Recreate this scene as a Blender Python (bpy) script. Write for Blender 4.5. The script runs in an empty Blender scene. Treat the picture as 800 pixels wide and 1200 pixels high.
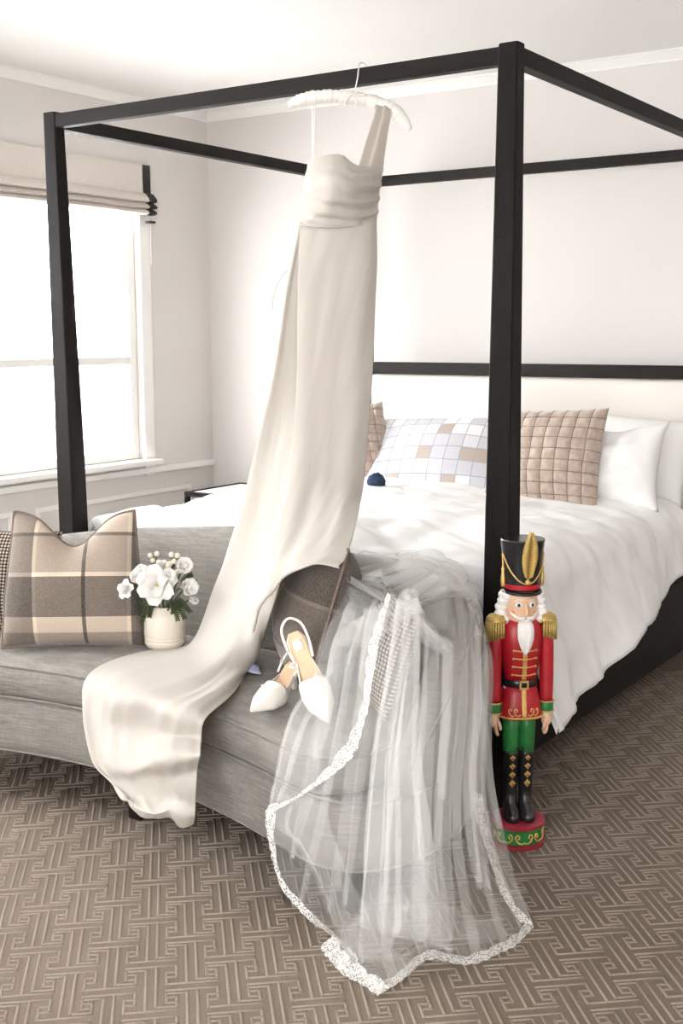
import bpy, bmesh, math, random
import numpy as np
from mathutils import Vector, Matrix, noise, Euler
R = math.radians
random.seed(7)
SC = bpy.context.scene
COL = SC.collection

# ------------------------------------------------------------------ camera
CAM = np.array([1.456, -2.992, 1.3865]); YAW, PITCH, ROLL, FPX = 0.5943, 0.1487, -0.0028, 1393.98
FW = np.array([-math.sin(YAW)*math.cos(PITCH), math.cos(YAW)*math.cos(PITCH), -math.sin(PITCH)])
_r = np.array([math.cos(YAW), math.sin(YAW), 0.0]); _u = np.cross(_r, FW)
RT = _r*math.cos(ROLL)+_u*math.sin(ROLL); UP = -_r*math.sin(ROLL)+_u*math.cos(ROLL)
cd = bpy.data.cameras.new('camera'); cam = bpy.data.objects.new('camera', cd); COL.objects.link(cam)
cd.sensor_fit = 'VERTICAL'; cd.sensor_height = 36.0; cd.lens = FPX/1200*36.0; cd.clip_start = 0.05
cam.matrix_world = Matrix(((RT[0], UP[0], -FW[0], CAM[0]), (RT[1], UP[1], -FW[1], CAM[1]), (RT[2], UP[2], -FW[2], CAM[2]), (0, 0, 0, 1)))
SC.camera = cam

# ------------------------------------------------------------------ world, daylight, exposure
SC.view_settings.view_transform = 'Standard'; SC.view_settings.look = 'None'
SC.view_settings.gamma = 1.0; SC.view_settings.use_curve_mapping = False
SC.view_settings.exposure = 0.28
SC.cycles.transparent_max_bounces = 48
SC.cycles.max_bounces = 10; SC.cycles.diffuse_bounces = 5; SC.cycles.transmission_bounces = 10
SC.cycles.sample_clamp_indirect = 6.0
wd = bpy.data.worlds.new('world'); SC.world = wd; wd.use_nodes = True
bg = wd.node_tree.nodes['Background']; bg.inputs[0].default_value = (0.985, 0.99, 1.0, 1); bg.inputs[1].default_value = 2.2

def area(name, loc, rot, sx, sy, power, color=(1, 1, 1)):
    l = bpy.data.lights.new(name, 'AREA'); l.shape = 'RECTANGLE'; l.size = sx; l.size_y = sy; l.energy = power; l.color = color
    o = bpy.data.objects.new(name, l); COL.objects.link(o); o.location = loc; o.rotation_euler = rot
    return o
# daylight from the sky pouring down through the windows of the left wall (just outside the panes)
area('daylight_window_1', (-3.45, 0.75, 1.65), (R(66), 0, R(-90)), 2.2, 1.7, 190, (0.985, 0.99, 1.0))
area('daylight_window_2', (-3.45, -1.50, 1.65), (R(48), 0, R(-90)), 1.7, 1.7, 165, (0.985, 0.99, 1.0))
# added fill light, shining in through an unseen opening behind the camera
area('front_fill', (0.9, -5.25, 1.35), (R(74), 0, 0), 3.2, 2.2, 145, (0.975, 0.985, 1.0))

# ------------------------------------------------------------------ helpers
def P(x, y, Y):
    """point seen at photo position (x, y), standing at depth Y"""
    d = FW+RT*(x-400)/FPX+UP*(600-y)/FPX
    return CAM+d*(Y-CAM[1])/d[1]
def PZ(x, y, z):
    d = FW+RT*(x-400)/FPX+UP*(600-y)/FPX
    return CAM+d*(z-CAM[2])/d[2]
def PX(x, y, X):
    d = FW+RT*(x-400)/FPX+UP*(600-y)/FPX
    return CAM+d*(X-CAM[0])/d[0]

def link(name, me, mat=None, parent=None, smooth=True):
    o = bpy.data.objects.new(name, me); COL.objects.link(o)
    if mat is not None: me.materials.append(mat)
    if parent is not None: o.parent = parent
    if smooth:
        for p in me.polygons: p.use_smooth = True
    return o
def tag(o, label=None, cat=None, group=None, kind=None):
    if label: o['label'] = label
    if cat: o['category'] = cat
    if group: o['group'] = group
    if kind: o['kind'] = kind
    return o
def thing(name, label, cat, loc=(0, 0, 0), rotz=0, group=None):
    o = bpy.data.objects.new(name, None); COL.objects.link(o); o.empty_display_size = 0.05
    o.location = loc; o.rotation_euler = (0, 0, rotz)
    return tag(o, label, cat, group)
def from_data(name, vs, fs, mat, parent=None, smooth=True):
    me = bpy.data.meshes.new(name); me.from_pydata([tuple(map(float, v)) for v in vs], [], fs); me.update()
    return link(name, me, mat, parent, smooth)
def bmobj(name, bm, mat, parent=None, smooth=False, angle=None):
    bmesh.ops.recalc_face_normals(bm, faces=bm.faces[:])
    me = bpy.data.meshes.new(name); bm.to_mesh(me); bm.free()
    o = link(name, me, mat, parent, smooth)
    if angle: me.set_sharp_from_angle(angle=R(angle))
    return o
def box(bm, c, s, bev=0.0, rot=None):
    r = bmesh.ops.create_cube(bm, size=1.0)
    M = Matrix.Translation(Vector(c)) @ (rot.to_4x4() if rot is not None else Matrix()) @ Matrix.Diagonal((s[0], s[1], s[2], 1))
    bmesh.ops.transform(bm, matrix=M, verts=r['verts'])
    if bev > 0:
        es = list({e for v in r['verts'] for e in v.link_edges})
        bmesh.ops.bevel(bm, geom=es, offset=bev, segments=2, profile=0.5, affect='EDGES')
def boxobj(name, c, s, mat, parent=None, bev=0.004, rot=None):
    bm = bmesh.new(); box(bm, c, s, bev, rot); return bmobj(name, bm, mat, parent)
def grid_faces(nr, nc, off=0, closed_c=False, closed_r=False):
    f = []
    for i in range(nr if closed_r else nr-1):
        for j in range(nc if closed_c else nc-1):
            a = off+i*nc+j; b = off+i*nc+(j+1) % nc; i2 = (i+1) % nr
            c = off+i2*nc+(j+1) % nc; d = off+i2*nc+j
            f.append((a, b, c, d))
    return f
def cr(pts, n, closed=False):
    """Catmull-Rom resample along axis 0 of an (k, ..., 3) array into n samples"""
    p = np.asarray(pts, float); k = len(p)
    out = []
    for i in range(n):
        t = i/n*k if closed else i/(n-1)*(k-1)
        s = min(int(t), k-1 if closed else k-2); f = t-s
        if closed: a, b, c, d = p[(s-1) % k], p[s % k], p[(s+1) % k], p[(s+2) % k]
        else:
            b, c = p[s], p[s+1]; a = p[s-1] if s > 0 else 2*b-c; d = p[s+2] if s+2 < k else 2*c-b
        out.append(0.5*((2*b)+(c-a)*f+(2*a-5*b+4*c-d)*f*f+(3*b-a-3*c+d)*f**3))
    return np.array(out)
def patch(rows, nr, nc):
    """rows of control points -> smooth (nr, nc, 3) surface"""
    rr = np.array([cr(r, nc) for r in rows]); return cr(rr, nr)
def normals(g):
    du = np.gradient(g, axis=1); dv = np.gradient(g, axis=0)
    n = np.cross(du, dv); return n/(np.linalg.norm(n, axis=2, keepdims=True)+1e-9)
def sheet(name, g, mat, parent=None, thick=0.0):
    nr, nc = g.shape[:2]
    o = from_data(name, g.reshape(-1, 3), grid_faces(nr, nc), mat, parent)
    uv = o.data.uv_layers.new(name='uv')
    idx = np.zeros(len(o.data.loops), dtype=np.int32); o.data.loops.foreach_get('vertex_index', idx)
    co = np.stack([(idx % nc)/(nc-1), (idx//nc)/(nr-1)], -1).astype(np.float32)
    uv.data.foreach_set('uv', co.ravel())
    if thick:
        m = o.modifiers.new('thickness', 'SOLIDIFY'); m.thickness = thick; m.offset = 0
    return o
def tube_data(pts, rad, seg=8, closed=False, flat=1.0, upv=None):
    p = np.asarray(pts, float); n = len(p)
    rad = np.broadcast_to(np.asarray(rad, float), (n,))
    vs = []; prev = None
    for i in range(n):
        if closed: t = p[(i+1) % n]-p[i-1]
        else: t = p[min(i+1, n-1)]-p[max(i-1, 0)]
        t = t/(np.linalg.norm(t)+1e-12)
        if prev is None:
            a = np.array(upv if upv is not None else ((0, 0, 1) if abs(t[2]) < .9 else (1, 0, 0)), float)
        else: a = prev
        a = a-t*(a@t); a /= np.linalg.norm(a)+1e-12; prev = a
        b = np.cross(t, a)
        for k in range(seg):
            th = 2*math.pi*k/seg
            vs.append(p[i]+rad[i]*(a*math.cos(th)*flat+b*math.sin(th)))
    fs = grid_faces(n, seg, 0, True, closed)
    if not closed:
        fs.append(tuple(range(seg-1, -1, -1))); fs.append(tuple((n-1)*seg+k for k in range(seg)))
    return vs, fs
def tube(name, pts, rad, mat, parent=None, seg=8, closed=False, flat=1.0, upv=None):
    vs, fs = tube_data(pts, rad, seg, closed, flat, upv); return from_data(name, vs, fs, mat, parent)
class MB:
    """collects several shells into one mesh"""
    def __init__(s): s.v = []; s.f = []
    def add(s, vs, fs):
        o = len(s.v); s.v += [tuple(map(float, v)) for v in vs]; s.f += [tuple(i+o for i in f) for f in fs]; return s
    def tube(s, *a, **k): return s.add(*tube_data(*a, **k))
    def build(s, name, mat, parent=None, smooth=True): return from_data(name, s.v, s.f, mat, parent, smooth)
def lathe_data(prof, seg=32, sx=1.0, sy=1.0, c=(0, 0)):
    vs = []
    for r, z in prof:
        for k in range(seg):
            t = 2*math.pi*k/seg; vs.append((c[0]+r*sx*math.cos(t), c[1]+r*sy*math.sin(t), z))
    fs = grid_faces(len(prof), seg, 0, True)
    fs.append(tuple(range(seg-1, -1, -1))); fs.append(tuple((len(prof)-1)*seg+k for k in range(seg)))
    return vs, fs
def lathe(name, prof, mat, parent=None, seg=32, sx=1.0, sy=1.0, c=(0, 0), angle=40):
    vs, fs = lathe_data(prof, seg, sx, sy, c); o = from_data(name, vs, fs, mat, parent)
    o.data.set_sharp_from_angle(angle=R(angle)); return o
def blob(name, c, s, mat, parent=None, seg=20, rot=None, power=1.0):
    bm = bmesh.new(); bmesh.ops.create_uvsphere(bm, u_segments=seg, v_segments=max(8, seg//2+2), radius=1.0)
    M = Matrix.Translation(Vector(c)) @ (rot.to_4x4() if rot is not None else Matrix()) @ Matrix.Diagonal((s[0], s[1], s[2], 1))
    bmesh.ops.transform(bm, matrix=M, verts=bm.verts[:]); return bmobj(name, bm, mat, parent, True)
def copy_tree(o, parent=None):
    c = o.copy(); COL.objects.link(c); c.parent = parent
    for ch in list(o.children): copy_tree(ch, c)
    return c
def fbm(x, y, z, o=3):
    return noise.fractal(Vector((x, y, z)), 1.0, 2.0, o)

# ------------------------------------------------------------------ materials
MATS = {}
class NT:
    def __init__(s, name):
        s.m = bpy.data.materials.new(name); s.m.use_nodes = True; s.t = s.m.node_tree
        s.b = s.t.nodes['Principled BSDF']; s.out = s.t.nodes['Material Output']
    def n(s, typ, **k):
        nd = s.t.nodes.new(typ)
        for a, v in k.items(): setattr(nd, a, v)
        return nd
    def l(s, a, b): s.t.links.new(a, b)
    def math(s, op, a, b=None, c=None):
        nd = s.n('ShaderNodeMath', operation=op)
        for i, v in enumerate((a, b, c)):
            if v is None: continue
            if isinstance(v, (int, float)): nd.inputs[i].default_value = v
            else: s.l(v, nd.inputs[i])
        return nd.outputs[0]
    def coord(s, kind='Object', scale=(1, 1, 1), rot=(0, 0, 0)):
        tc = s.n('ShaderNodeTexCoord'); mp = s.n('ShaderNodeMapping')
        mp.inputs['Scale'].default_value = scale; mp.inputs['Rotation'].default_value = rot
        s.l(tc.outputs[kind], mp.inputs['Vector']); return mp.outputs[0]
    def noise(s, vec, scale, detail=4, rough=.55):
        nd = s.n('ShaderNodeTexNoise'); nd.inputs['Scale'].default_value = scale; nd.inputs['Detail'].default_value = detail
        nd.inputs['Roughness'].default_value = rough; s.l(vec, nd.inputs['Vector']); return nd.outputs['Fac']
    def ramp(s, fac, stops, interp='LINEAR'):
        nd = s.n('ShaderNodeValToRGB'); nd.color_ramp.interpolation = interp; e = nd.color_ramp.elements
        while len(e) < len(stops): e.new(0.5)
        for el, (p, c) in zip(e, stops): el.position = p; el.color = (c[0], c[1], c[2], 1)
        s.l(fac, nd.inputs[0]); return nd.outputs[0]
    def mix(s, fac, a, b, mode='MIX'):
        nd = s.n('ShaderNodeMix', data_type='RGBA', blend_type=mode)
        for i, v in ((0, fac), (6, a), (7, b)):
            if isinstance(v, (int, float)): nd.inputs[i].default_value = v
            elif isinstance(v, tuple): nd.inputs[i].default_value = (v[0], v[1], v[2], 1)
            else: s.l(v, nd.inputs[i])
        return nd.outputs[2]
    def bump(s, h, strength=.3, dist=.002):
        nd = s.n('ShaderNodeBump'); nd.inputs['Strength'].default_value = strength; nd.inputs['Distance'].default_value = dist
        s.l(h, nd.inputs['Height']); s.l(nd.outputs[0], s.b.inputs['Normal'])
    def base(s, c, rough=.5, spec=.5, metal=0):
        if isinstance(c, tuple): s.b.inputs['Base Color'].default_value = (c[0], c[1], c[2], 1)
        else: s.l(c, s.b.inputs['Base Color'])
        s.b.inputs['Roughness'].default_value = rough; s.b.inputs['Specular IOR Level'].default_value = spec; s.b.inputs['Metallic'].default_value = metal
        return s
def plain(name, c, rough=.5, spec=.5, metal=0, var=.06, scale=30, bump=0.0):
    t = NT(name); v = t.coord('Object'); f = t.noise(v, scale)
    lo = tuple(x*(1-var) for x in c); hi = tuple(min(1, x*(1+var)) for x in c)
    t.base(t.ramp(f, [(.3, lo), (.7, hi)]), rough, spec, metal)
    if bump: t.bump(f, bump, .001)
    MATS[name] = t.m; return t.m

M_WALL = plain('wall_paint', (.675, .643, .618), .75, .2, 0, .012, 3, .05)
M_CEIL = plain('ceiling_paint', (.86, .845, .82), .8, .2, 0, .01, 3)
M_TRIM = plain('trim_paint', (.84, .83, .80), .45, .4, 0, .01, 6)
M_SATIN = plain('satin', (.90, .87, .82), .35, .5, 0, .02, 20)
M_GOLD = plain('gold_paint', (.62, .40, .13), .38, .5, .45, .2, 120, .2)
M_GOLDG = plain('gold_glitter', (.48, .33, .10), .45, .6, .5, .55, 420, .8)
M_RED = plain('red_paint', (.36, .008, .016), .35, .5, 0, .12, 30)
M_DRED = plain('dark_red_paint', (.26, .014, .028), .4, .5, 0, .15, 30)
M_GREEN = plain('green_paint', (.018, .16, .035), .35, .5, 0, .2, 35)
M_BLACK = plain('black_paint', (.012, .012, .013), .22, .5, 0, .2, 40)
M_SKIN = plain('skin_paint', (.72, .46, .30), .45, .4, 0, .05, 30)
M_ROSY = plain('rosy_paint', (.72, .26, .18), .5, .4, 0, .06, 60)
M_WHITEP = plain('white_paint', (.80, .78, .75), .5, .4, 0, .05, 60, .2)
M_BLUE = plain('blue_paint', (.03, .12, .19), .25, .5, 0, .05, 60)
M_LEG = plain('leg_wood', (.014, .010, .009), .4, .4, 0, .3, 40)
M_WIRE = plain('wire_metal', (.75, .73, .70), .3, .5, .6, .03, 60)
M_PEARL = plain('petal_white', (.70, .68, .65), .55, .3, 0, .04, 60, .1)
M_BERRY = plain('berry_cream', (.70, .62, .50), .5, .4, 0, .12, 200)
M_CENTRE = plain('flower_centre', (.33, .30, .14), .7, .3, 0, .3, 300, .5)
M_CEDAR = plain('cedar_green', (.045, .060, .028), .6, .3, 0, .4, 100)
M_CERAMIC = plain('cream_ceramic', (.70, .635, .54), .45, .4, 0, .03, 25)
M_SHOE = plain('ivory_leather', (.86, .82, .76), .32, .5, 0, .02, 40)
M_INSOLE = plain('tan_insole', (.74, .52, .34), .5, .3, 0, .05, 60)
M_NAVY = plain('navy_yarn', (.03, .045, .085), .9, .1, 0, .4, 150, .5)
M_SHADE = plain('shade_linen', (.66, .61, .56), .85, .1, 0, .05, 150, .3)
M_SHADETRIM = plain('shade_trim', (.045, .045, .04), .8, .1, 0, .2, 150)
M_LAV = plain('lavender_satin', (.55, .56, .80), .4, .4, 0, .05, 40)
M_DARK = plain('dark_underlining', (.010, .009, .009), .9, .1, 0, .2, 40)

def mk_wood():
    t = NT('dark_oak'); v = t.coord('Object', (38, 38, 2.2)); f = t.noise(v, 4.0, 6, .65)
    v2 = t.coord('Object', (160, 160, 5)); g = t.noise(v2, 3.0, 3)
    c = t.ramp(f, [(.30, (.003, .0024, .0022)), (.55, (.008, .006, .0055)), (.75, (.016, .0125, .011))])
    t.base(t.mix(.35, c, t.ramp(g, [(.35, (.003, .0025, .0025)), (.65, (.016, .0135, .012))])), .6, .12); t.bump(g, .5, .0012); return t.m
M_WOOD = mk_wood()
def mk_woodx(scale, name):
    t = NT(name); v = t.coord('Object', scale); f = t.noise(v, 4.0, 6, .65)
    t.base(t.ramp(f, [(.30, (.005, .004, .0035)), (.55, (.012, .0095, .0085)), (.75, (.022, .018, .0155))]), .6, .14); t.bump(f, .4, .0012); return t.m
M_WOODX = mk_woodx((2.2, 60, 60), 'dark_oak_lengthwise'); M_WOODY = mk_woodx((60, 2.2, 60), 'dark_oak_depthwise')
def mk_linen():
    t = NT('grey_linen')
    a = t.noise(t.coord('Object', (14, 14, 260)), 1.0, 3, .7); b = t.noise(t.coord('Object', (230, 230, 30)), 1.0, 3, .7)
    w = t.noise(t.coord('Object'), 9, 3)
    f = t.math('ADD', t.math('MULTIPLY', a, .6), t.math('ADD', t.math('MULTIPLY', b, .25), t.math('MULTIPLY', w, .15)))
    t.base(t.ramp(f, [(.33, (.135, .124, .110)), (.5, (.215, .199, .179)), (.68, (.315, .296, .270))]), .85, .15); t.bump(f, .35, .002)
    t.b.inputs['Sheen Weight'].default_value = .15; return t.m
M_LINEN = mk_linen()
def mk_carpet(name, lo, hi):
    t = NT(name); v = t.coord('Object')
    f = t.noise(v, 260, 4, .7); g = t.noise(v, 5, 3)
    t.base(t.mix(.25, t.ramp(f, [(.3, lo), (.7, hi)]), t.ramp(g, [(.3, lo), (.7, hi)])), .95, .05); t.bump(f, .9, .004); return t.m
M_CARPET = mk_carpet('carpet_ground', (.170, .135, .104), (.255, .207, .165)); M_RIB = mk_carpet('carpet_rib', (.275, .227, .182), (.395, .334, .277))
def mk_dress():
    t = NT('ivory_crepe'); f = t.noise(t.coord('Object', (400, 400, 400)), 1.5, 2)
    t.base((.60, .565, .515), .65, .2); t.b.inputs['Sheen Weight'].default_value = .1
    t.bump(f, .08, .001)
    tr = t.n('ShaderNodeBsdfTranslucent'); tr.inputs[0].default_value = (.80, .70, .54, 1)
    mx = t.n('ShaderNodeMixShader'); mx.inputs[0].default_value = .18
    t.l(t.b.outputs[0], mx.inputs[1]); t.l(tr.outputs[0], mx.inputs[2]); t.l(mx.outputs[0], t.out.inputs[0]); return t.m
M_DRESS = mk_dress()
def mk_cotton(name, c, bumpscale=60):
    t = NT(name); f = t.noise(t.coord('Object'), bumpscale, 4); t.base(c, .85, .15); t.bump(f, .12, .003); return t.m
M_COTTON = mk_cotton('white_cotton', (.91, .905, .90)); M_PILLOW = mk_cotton('white_pillow', (.88, .87, .86), 80)
M_CREAM = mk_cotton('cream_linen', (.74, .695, .645), 120)
def mk_veil(name, op):
    t = NT(name); t.t.nodes.remove(t.b)
    d = t.n('ShaderNodeBsdfDiffuse'); d.inputs[0].default_value = (1.0, 1.0, .985, 1)
    tl = t.n('ShaderNodeBsdfTranslucent'); tl.inputs[0].default_value = (1.0, 1.0, .985, 1)
    m1 = t.n('ShaderNodeMixShader'); m1.inputs[0].default_value = .45; t.l(d.outputs[0], m1.inputs[1]); t.l(tl.outputs[0], m1.inputs[2])
    tp = t.n('ShaderNodeBsdfTransparent'); m2 = t.n('ShaderNodeMixShader')
    f = t.noise(t.coord('Object'), 900, 1)
    t.l(t.math('ADD', op-.06, t.math('MULTIPLY', f, .12)), m2.inputs[0])
    t.l(tp.outputs[0], m2.inputs[1]); t.l(m1.outputs[0], m2.inputs[2]); t.l(m2.outputs[0], t.out.inputs[0]); return t.m
M_VEIL = mk_veil('tulle', .155); M_VEIL2 = mk_veil('gathered_tulle', .28)
M_PIPE = plain('brown_piping', (.20, .155, .125), .85, .1, 0, .2, 150)
def mk_lace():
    t = NT('lace'); t.t.nodes.remove(t.b)
    d = t.n('ShaderNodeBsdfDiffuse'); d.inputs[0].default_value = (.90, .89, .86, 1)
    tl = t.n('ShaderNodeBsdfTranslucent'); tl.inputs[0].default_value = (.9, .89, .86, 1)
    m1 = t.n('ShaderNodeMixShader'); m1.inputs[0].default_value = .3; t.l(d.outputs[0], m1.inputs[1]); t.l(tl.outputs[0], m1.inputs[2])
    vo = t.n('ShaderNodeTexVoronoi'); vo.inputs['Scale'].default_value = 95; t.l(t.coord('Object'), vo.inputs['Vector'])
    vf = t.n('ShaderNodeTexVoronoi', feature='DISTANCE_TO_EDGE'); vf.inputs['Scale'].default_value = 170; t.l(t.coord('Object'), vf.inputs['Vector'])
    a = t.math('LESS_THAN', vo.outputs['Distance'], .42); b = t.math('LESS_THAN', vf.outputs['Distance'], .13)
    o = t.math('ADD', .22, t.math('MULTIPLY', t.math('MAXIMUM', a, b), .62))
    tp = t.n('ShaderNodeBsdfTransparent'); m2 = t.n('ShaderNodeMixShader'); t.l(o, m2.inputs[0])
    t.l(tp.outputs[0], m2.inputs[1]); t.l(m1.outputs[0], m2.inputs[2]); t.l(m2.outputs[0], t.out.inputs[0]); return t.m
M_LACE = mk_lace()
def sepxyz(t, v):
    s = t.n('ShaderNodeSeparateXYZ'); t.l(v, s.inputs[0]); return s.outputs
def mk_plaid(sx, sz):
    t = NT('brown_plaid'); o = sepxyz(t, t.coord('Object'))
    # local x runs -.24..24, z runs 0...46
    fx = t.math('ADD', t.math('MULTIPLY', o[0], 2.083), .5); fz = t.math('MULTIPLY', o[2], 2.17)
    k = lambda a: (a, a, a)
    bx = t.ramp(fx, [(a, k(b)) for a, b in sx], 'CONSTANT'); bz = t.ramp(fz, [(a, k(b)) for a, b in sz], 'CONSTANT')
    mm = t.mix(1.0, bx, bz, 'MULTIPLY')
    col = t.mix(1.0, mm, (.92, .76, .62), 'MULTIPLY')
    f = t.noise(t.coord('Object', (1, 1, 1)), 330, 2); col = t.mix(.12, col, t.ramp(f, [(.35, (.10, .06, .045)), (.65, (.7, .62, .54))]))
    t.base(col, .9, .1); t.b.inputs['Sheen Weight'].default_value = .2; t.bump(f, .35, .002); return t.m
BX1 = [(0, .30), (.27, 1.0), (.295, .78), (.575, .16), (.60, .76), (.84, 1.0), (.865, .22)]; BZ1 = [(0, .42), (.10, .80), (.20, .22), (.46, .95), (.485, .52), (.72, .20), (.745, .78)]
BX2 = [(0, .75), (.22, 1.0), (.25, .42), (.50, .95), (.53, .20)]; BZ2 = [(0, .60), (.20, .18), (.225, .55), (.50, .85), (.52, .26)]
M_PLAID = mk_plaid(BX1, BZ1); M_PLAID2 = mk_plaid(BX2, BZ2)
def mk_check():
    t = NT('houndstooth'); o = sepxyz(t, t.coord('Object'))
    s = 95.0
    a = t.math('FRACT', t.math('MULTIPLY', o[0], s)); b = t.math('FRACT', t.math('MULTIPLY', o[2], s))
    da = t.math('LESS_THAN', a, .5); db = t.math('LESS_THAN', b, .5)
    f = t.math('MULTIPLY', t.math('ADD', da, db), .5)
    t.base(t.ramp(f, [(0, (.48, .42, .35)), (.3, (.12, .095, .078)), (.8, (.018, .014, .012))], 'CONSTANT'), .9, .1); t.bump(f, .2, .001); return t.m
M_CHECK = mk_check()
def mk_quilt():
    t = NT('taupe_velvet'); f = t.noise(t.coord('Object'), 40, 3)
    t.base(t.ramp(f, [(.3, (.36, .285, .235)), (.7, (.48, .39, .33))]), .75, .2); t.b.inputs['Sheen Weight'].default_value = .5
    t.bump(f, .15, .003); return t.m
M_QUILT = mk_quilt()
M_STITCH = plain('stitch_thread', (.24, .17, .14), .8, .1, 0, .1, 80)
def mk_squares():
    t = NT('square_print'); o = sepxyz(t, t.coord('Object')); s = 15.0
    x = t.math('MULTIPLY', o[0], s); z = t.math('MULTIPLY', o[2], s)
    ix = t.math('FLOOR', x); iz = t.math('FLOOR', z); a = t.math('FRACT', x); b = t.math('FRACT', z)
    cm = t.n('ShaderNodeCombineXYZ'); t.l(ix, cm.inputs[0]); t.l(iz, cm.inputs[1])
    wn = t.n('ShaderNodeTexWhiteNoise', noise_dimensions='2D'); t.l(cm.outputs[0], wn.inputs['Vector'])
    ln = t.math('MAXIMUM', t.math('LESS_THAN', a, .06), t.math('LESS_THAN', b, .06))
    c = t.ramp(wn.outputs['Value'], [(0, (.82, .82, .82)), (.40, (.58, .58, .62)), (.72, (.70, .69, .71)), (.86, (.44, .37, .32))], 'CONSTANT')
    t.base(t.mix(ln, c, (.34, .34, .40)), .85, .15); return t.m
M_SQUARE = mk_squares()
def mk_glass():
    t = NT('window_glass'); t.base((1, 1, 1), .02, .5); t.b.inputs['Transmission Weight'].default_value = 1; t.b.inputs['IOR'].default_value = 1.01; return t.m
M_GLASS = mk_glass()

# ------------------------------------------------------------------ the room
XL, YB, ZC = -3.022, 2.30, 2.60
XR, YF = 2.9, -4.9
tag(boxobj('floor', ((XL+XR)/2, (YB+YF)/2, -.06), (XR-XL+.3, YB-YF+.3, .12), M_CARPET, bev=0), kind='structure')
FLOOR = bpy.data.objects['floor']
tag(boxobj('ceiling', ((XL+XR)/2, (YB+YF)/2, ZC+.06), (XR-XL+.3, YB-YF+.3, .12), M_CEIL, bev=0), kind='structure')
tag(boxobj('wall_back', ((XL+XR)/2, YB+.06, ZC/2), (XR-XL+.24, .12, ZC), M_WALL, bev=0), kind='structure')
tag(boxobj('wall_right', (XR+.06, (YB+YF)/2, ZC/2), (.12, YB-YF, ZC), M_WALL, bev=0), kind='structure')
def wall_with_holes(name, axis, c, lo, hi, holes, mat, thick=.12):
    """a wall made of solid pieces round rectangular openings; axis 'x' = constant x"""
    bm = bmesh.new(); cuts = sorted(holes)
    def b(a0, a1, z0, z1):
        if a1-a0 < 1e-4 or z1-z0 < 1e-4: return
        m = ((a0+a1)/2, (z0+z1)/2); s = (a1-a0, z1-z0)
        if axis == 'x': box(bm, (c, m[0], m[1]), (thick, s[0], s[1]))
        else: box(bm, (m[0], c, m[1]), (s[0], thick, s[1]))
    a = lo
    for (h0, h1, z0, z1) in cuts:
        b(a, h0, 0, ZC); b(h0, h1, 0, z0); b(h0, h1, z1, ZC); a = h1
    b(a, hi, 0, ZC)
    return tag(bmobj(name, bm, mat), kind='structure')
W1 = (-.25, 1.72, .72, 2.22); W2 = (-2.35, -.65, .72, 2.22)
wall_with_holes('wall_left', 'x', XL-.06, YF, YB, [W1, W2], M_WALL)
wall_with_holes('wall_front', 'y', YF-.06, XL, XR, [(-.7, 2.5, .05, 2.3)], M_WALL)  # unseen opening added to let the front fill light in
def window(name, W, label_mid):
    fr = bmesh.new(); y0, y1, z0, z1 = W; t = .05; x = XL-.06
    for (a0, a1, b0, b1) in ((y0, y0+t, z0, z1), (y1-t, y1, z0, z1), (y0+t, y1-t, z0, z0+t), (y0+t, y1-t, z1-t, z1), (y0+t, y1-t, 1.23, 1.27), ((y0+y1)/2-.02, (y0+y1)/2+.02, z0+t, z1-t)):
        box(fr, (x, (a0+a1)/2, (b0+b1)/2), (.07, a1-a0, b1-b0), .004)
    o = tag(bmobj(name, fr, M_TRIM), kind='structure')
    for i in range(2):
        for k in range(2):
            ya, yb = (y0+t, (y0+y1)/2-.02) if i == 0 else ((y0+y1)/2+.02, y1-t); za, zb = (z0+t, 1.23) if k == 0 else (1.27, z1-t)
            boxobj('pane', (x, (ya+yb)/2, (za+zb)/2), (.004, yb-ya, zb-za), M_GLASS, o, 0)
    sl = bmesh.new(); box(sl, (XL+.025, (y0+y1)/2, z0-.015), (.11, y1-y0+.16, .03), .006); bmobj('window_sill', sl, M_TRIM, o)
    cs = bmesh.new()
    for (a0, a1, b0, b1) in ((y0-.08, y0, z0-.09, z1+.02), (y1, y1+.08, z0-.09, z1+.02), (y0-.08, y1+.08, z1, z1+.02)):
        box(cs, (XL+.009, (a0+a1)/2, (b0+b1)/2), (.018, a1-a0, b1-b0), .004)
    bmobj('casing', cs, M_TRIM, o)
    return o
window('window_1', W1, ''); window('window_2', W2, '')
# panelled wainscot below the window and chair rail line
bm = bmesh.new(); box(bm, (XL+.012, (YB+YF)/2, .655), (.024, YB-YF, .035), .006); tag(bmobj('trim_1', bm, M_TRIM), kind='structure')
bm = bmesh.new()
for y0 in (-.10, .95): 
    y1 = y0+.9 if y0 < 0.9 else 2.1
    for (a0, a1, b0, b1) in ((y0, y1, .52, .545), (y0, y1, .18, .205), (y0, y0+.025, .205, .52), (y1-.025, y1, .205, .52)):
        box(bm, (XL+.006, (a0+a1)/2, (b0+b1)/2), (.012, a1-a0, b1-b0), .004)
tag(bmobj('trim_2', bm, M_TRIM), kind='structure')
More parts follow.
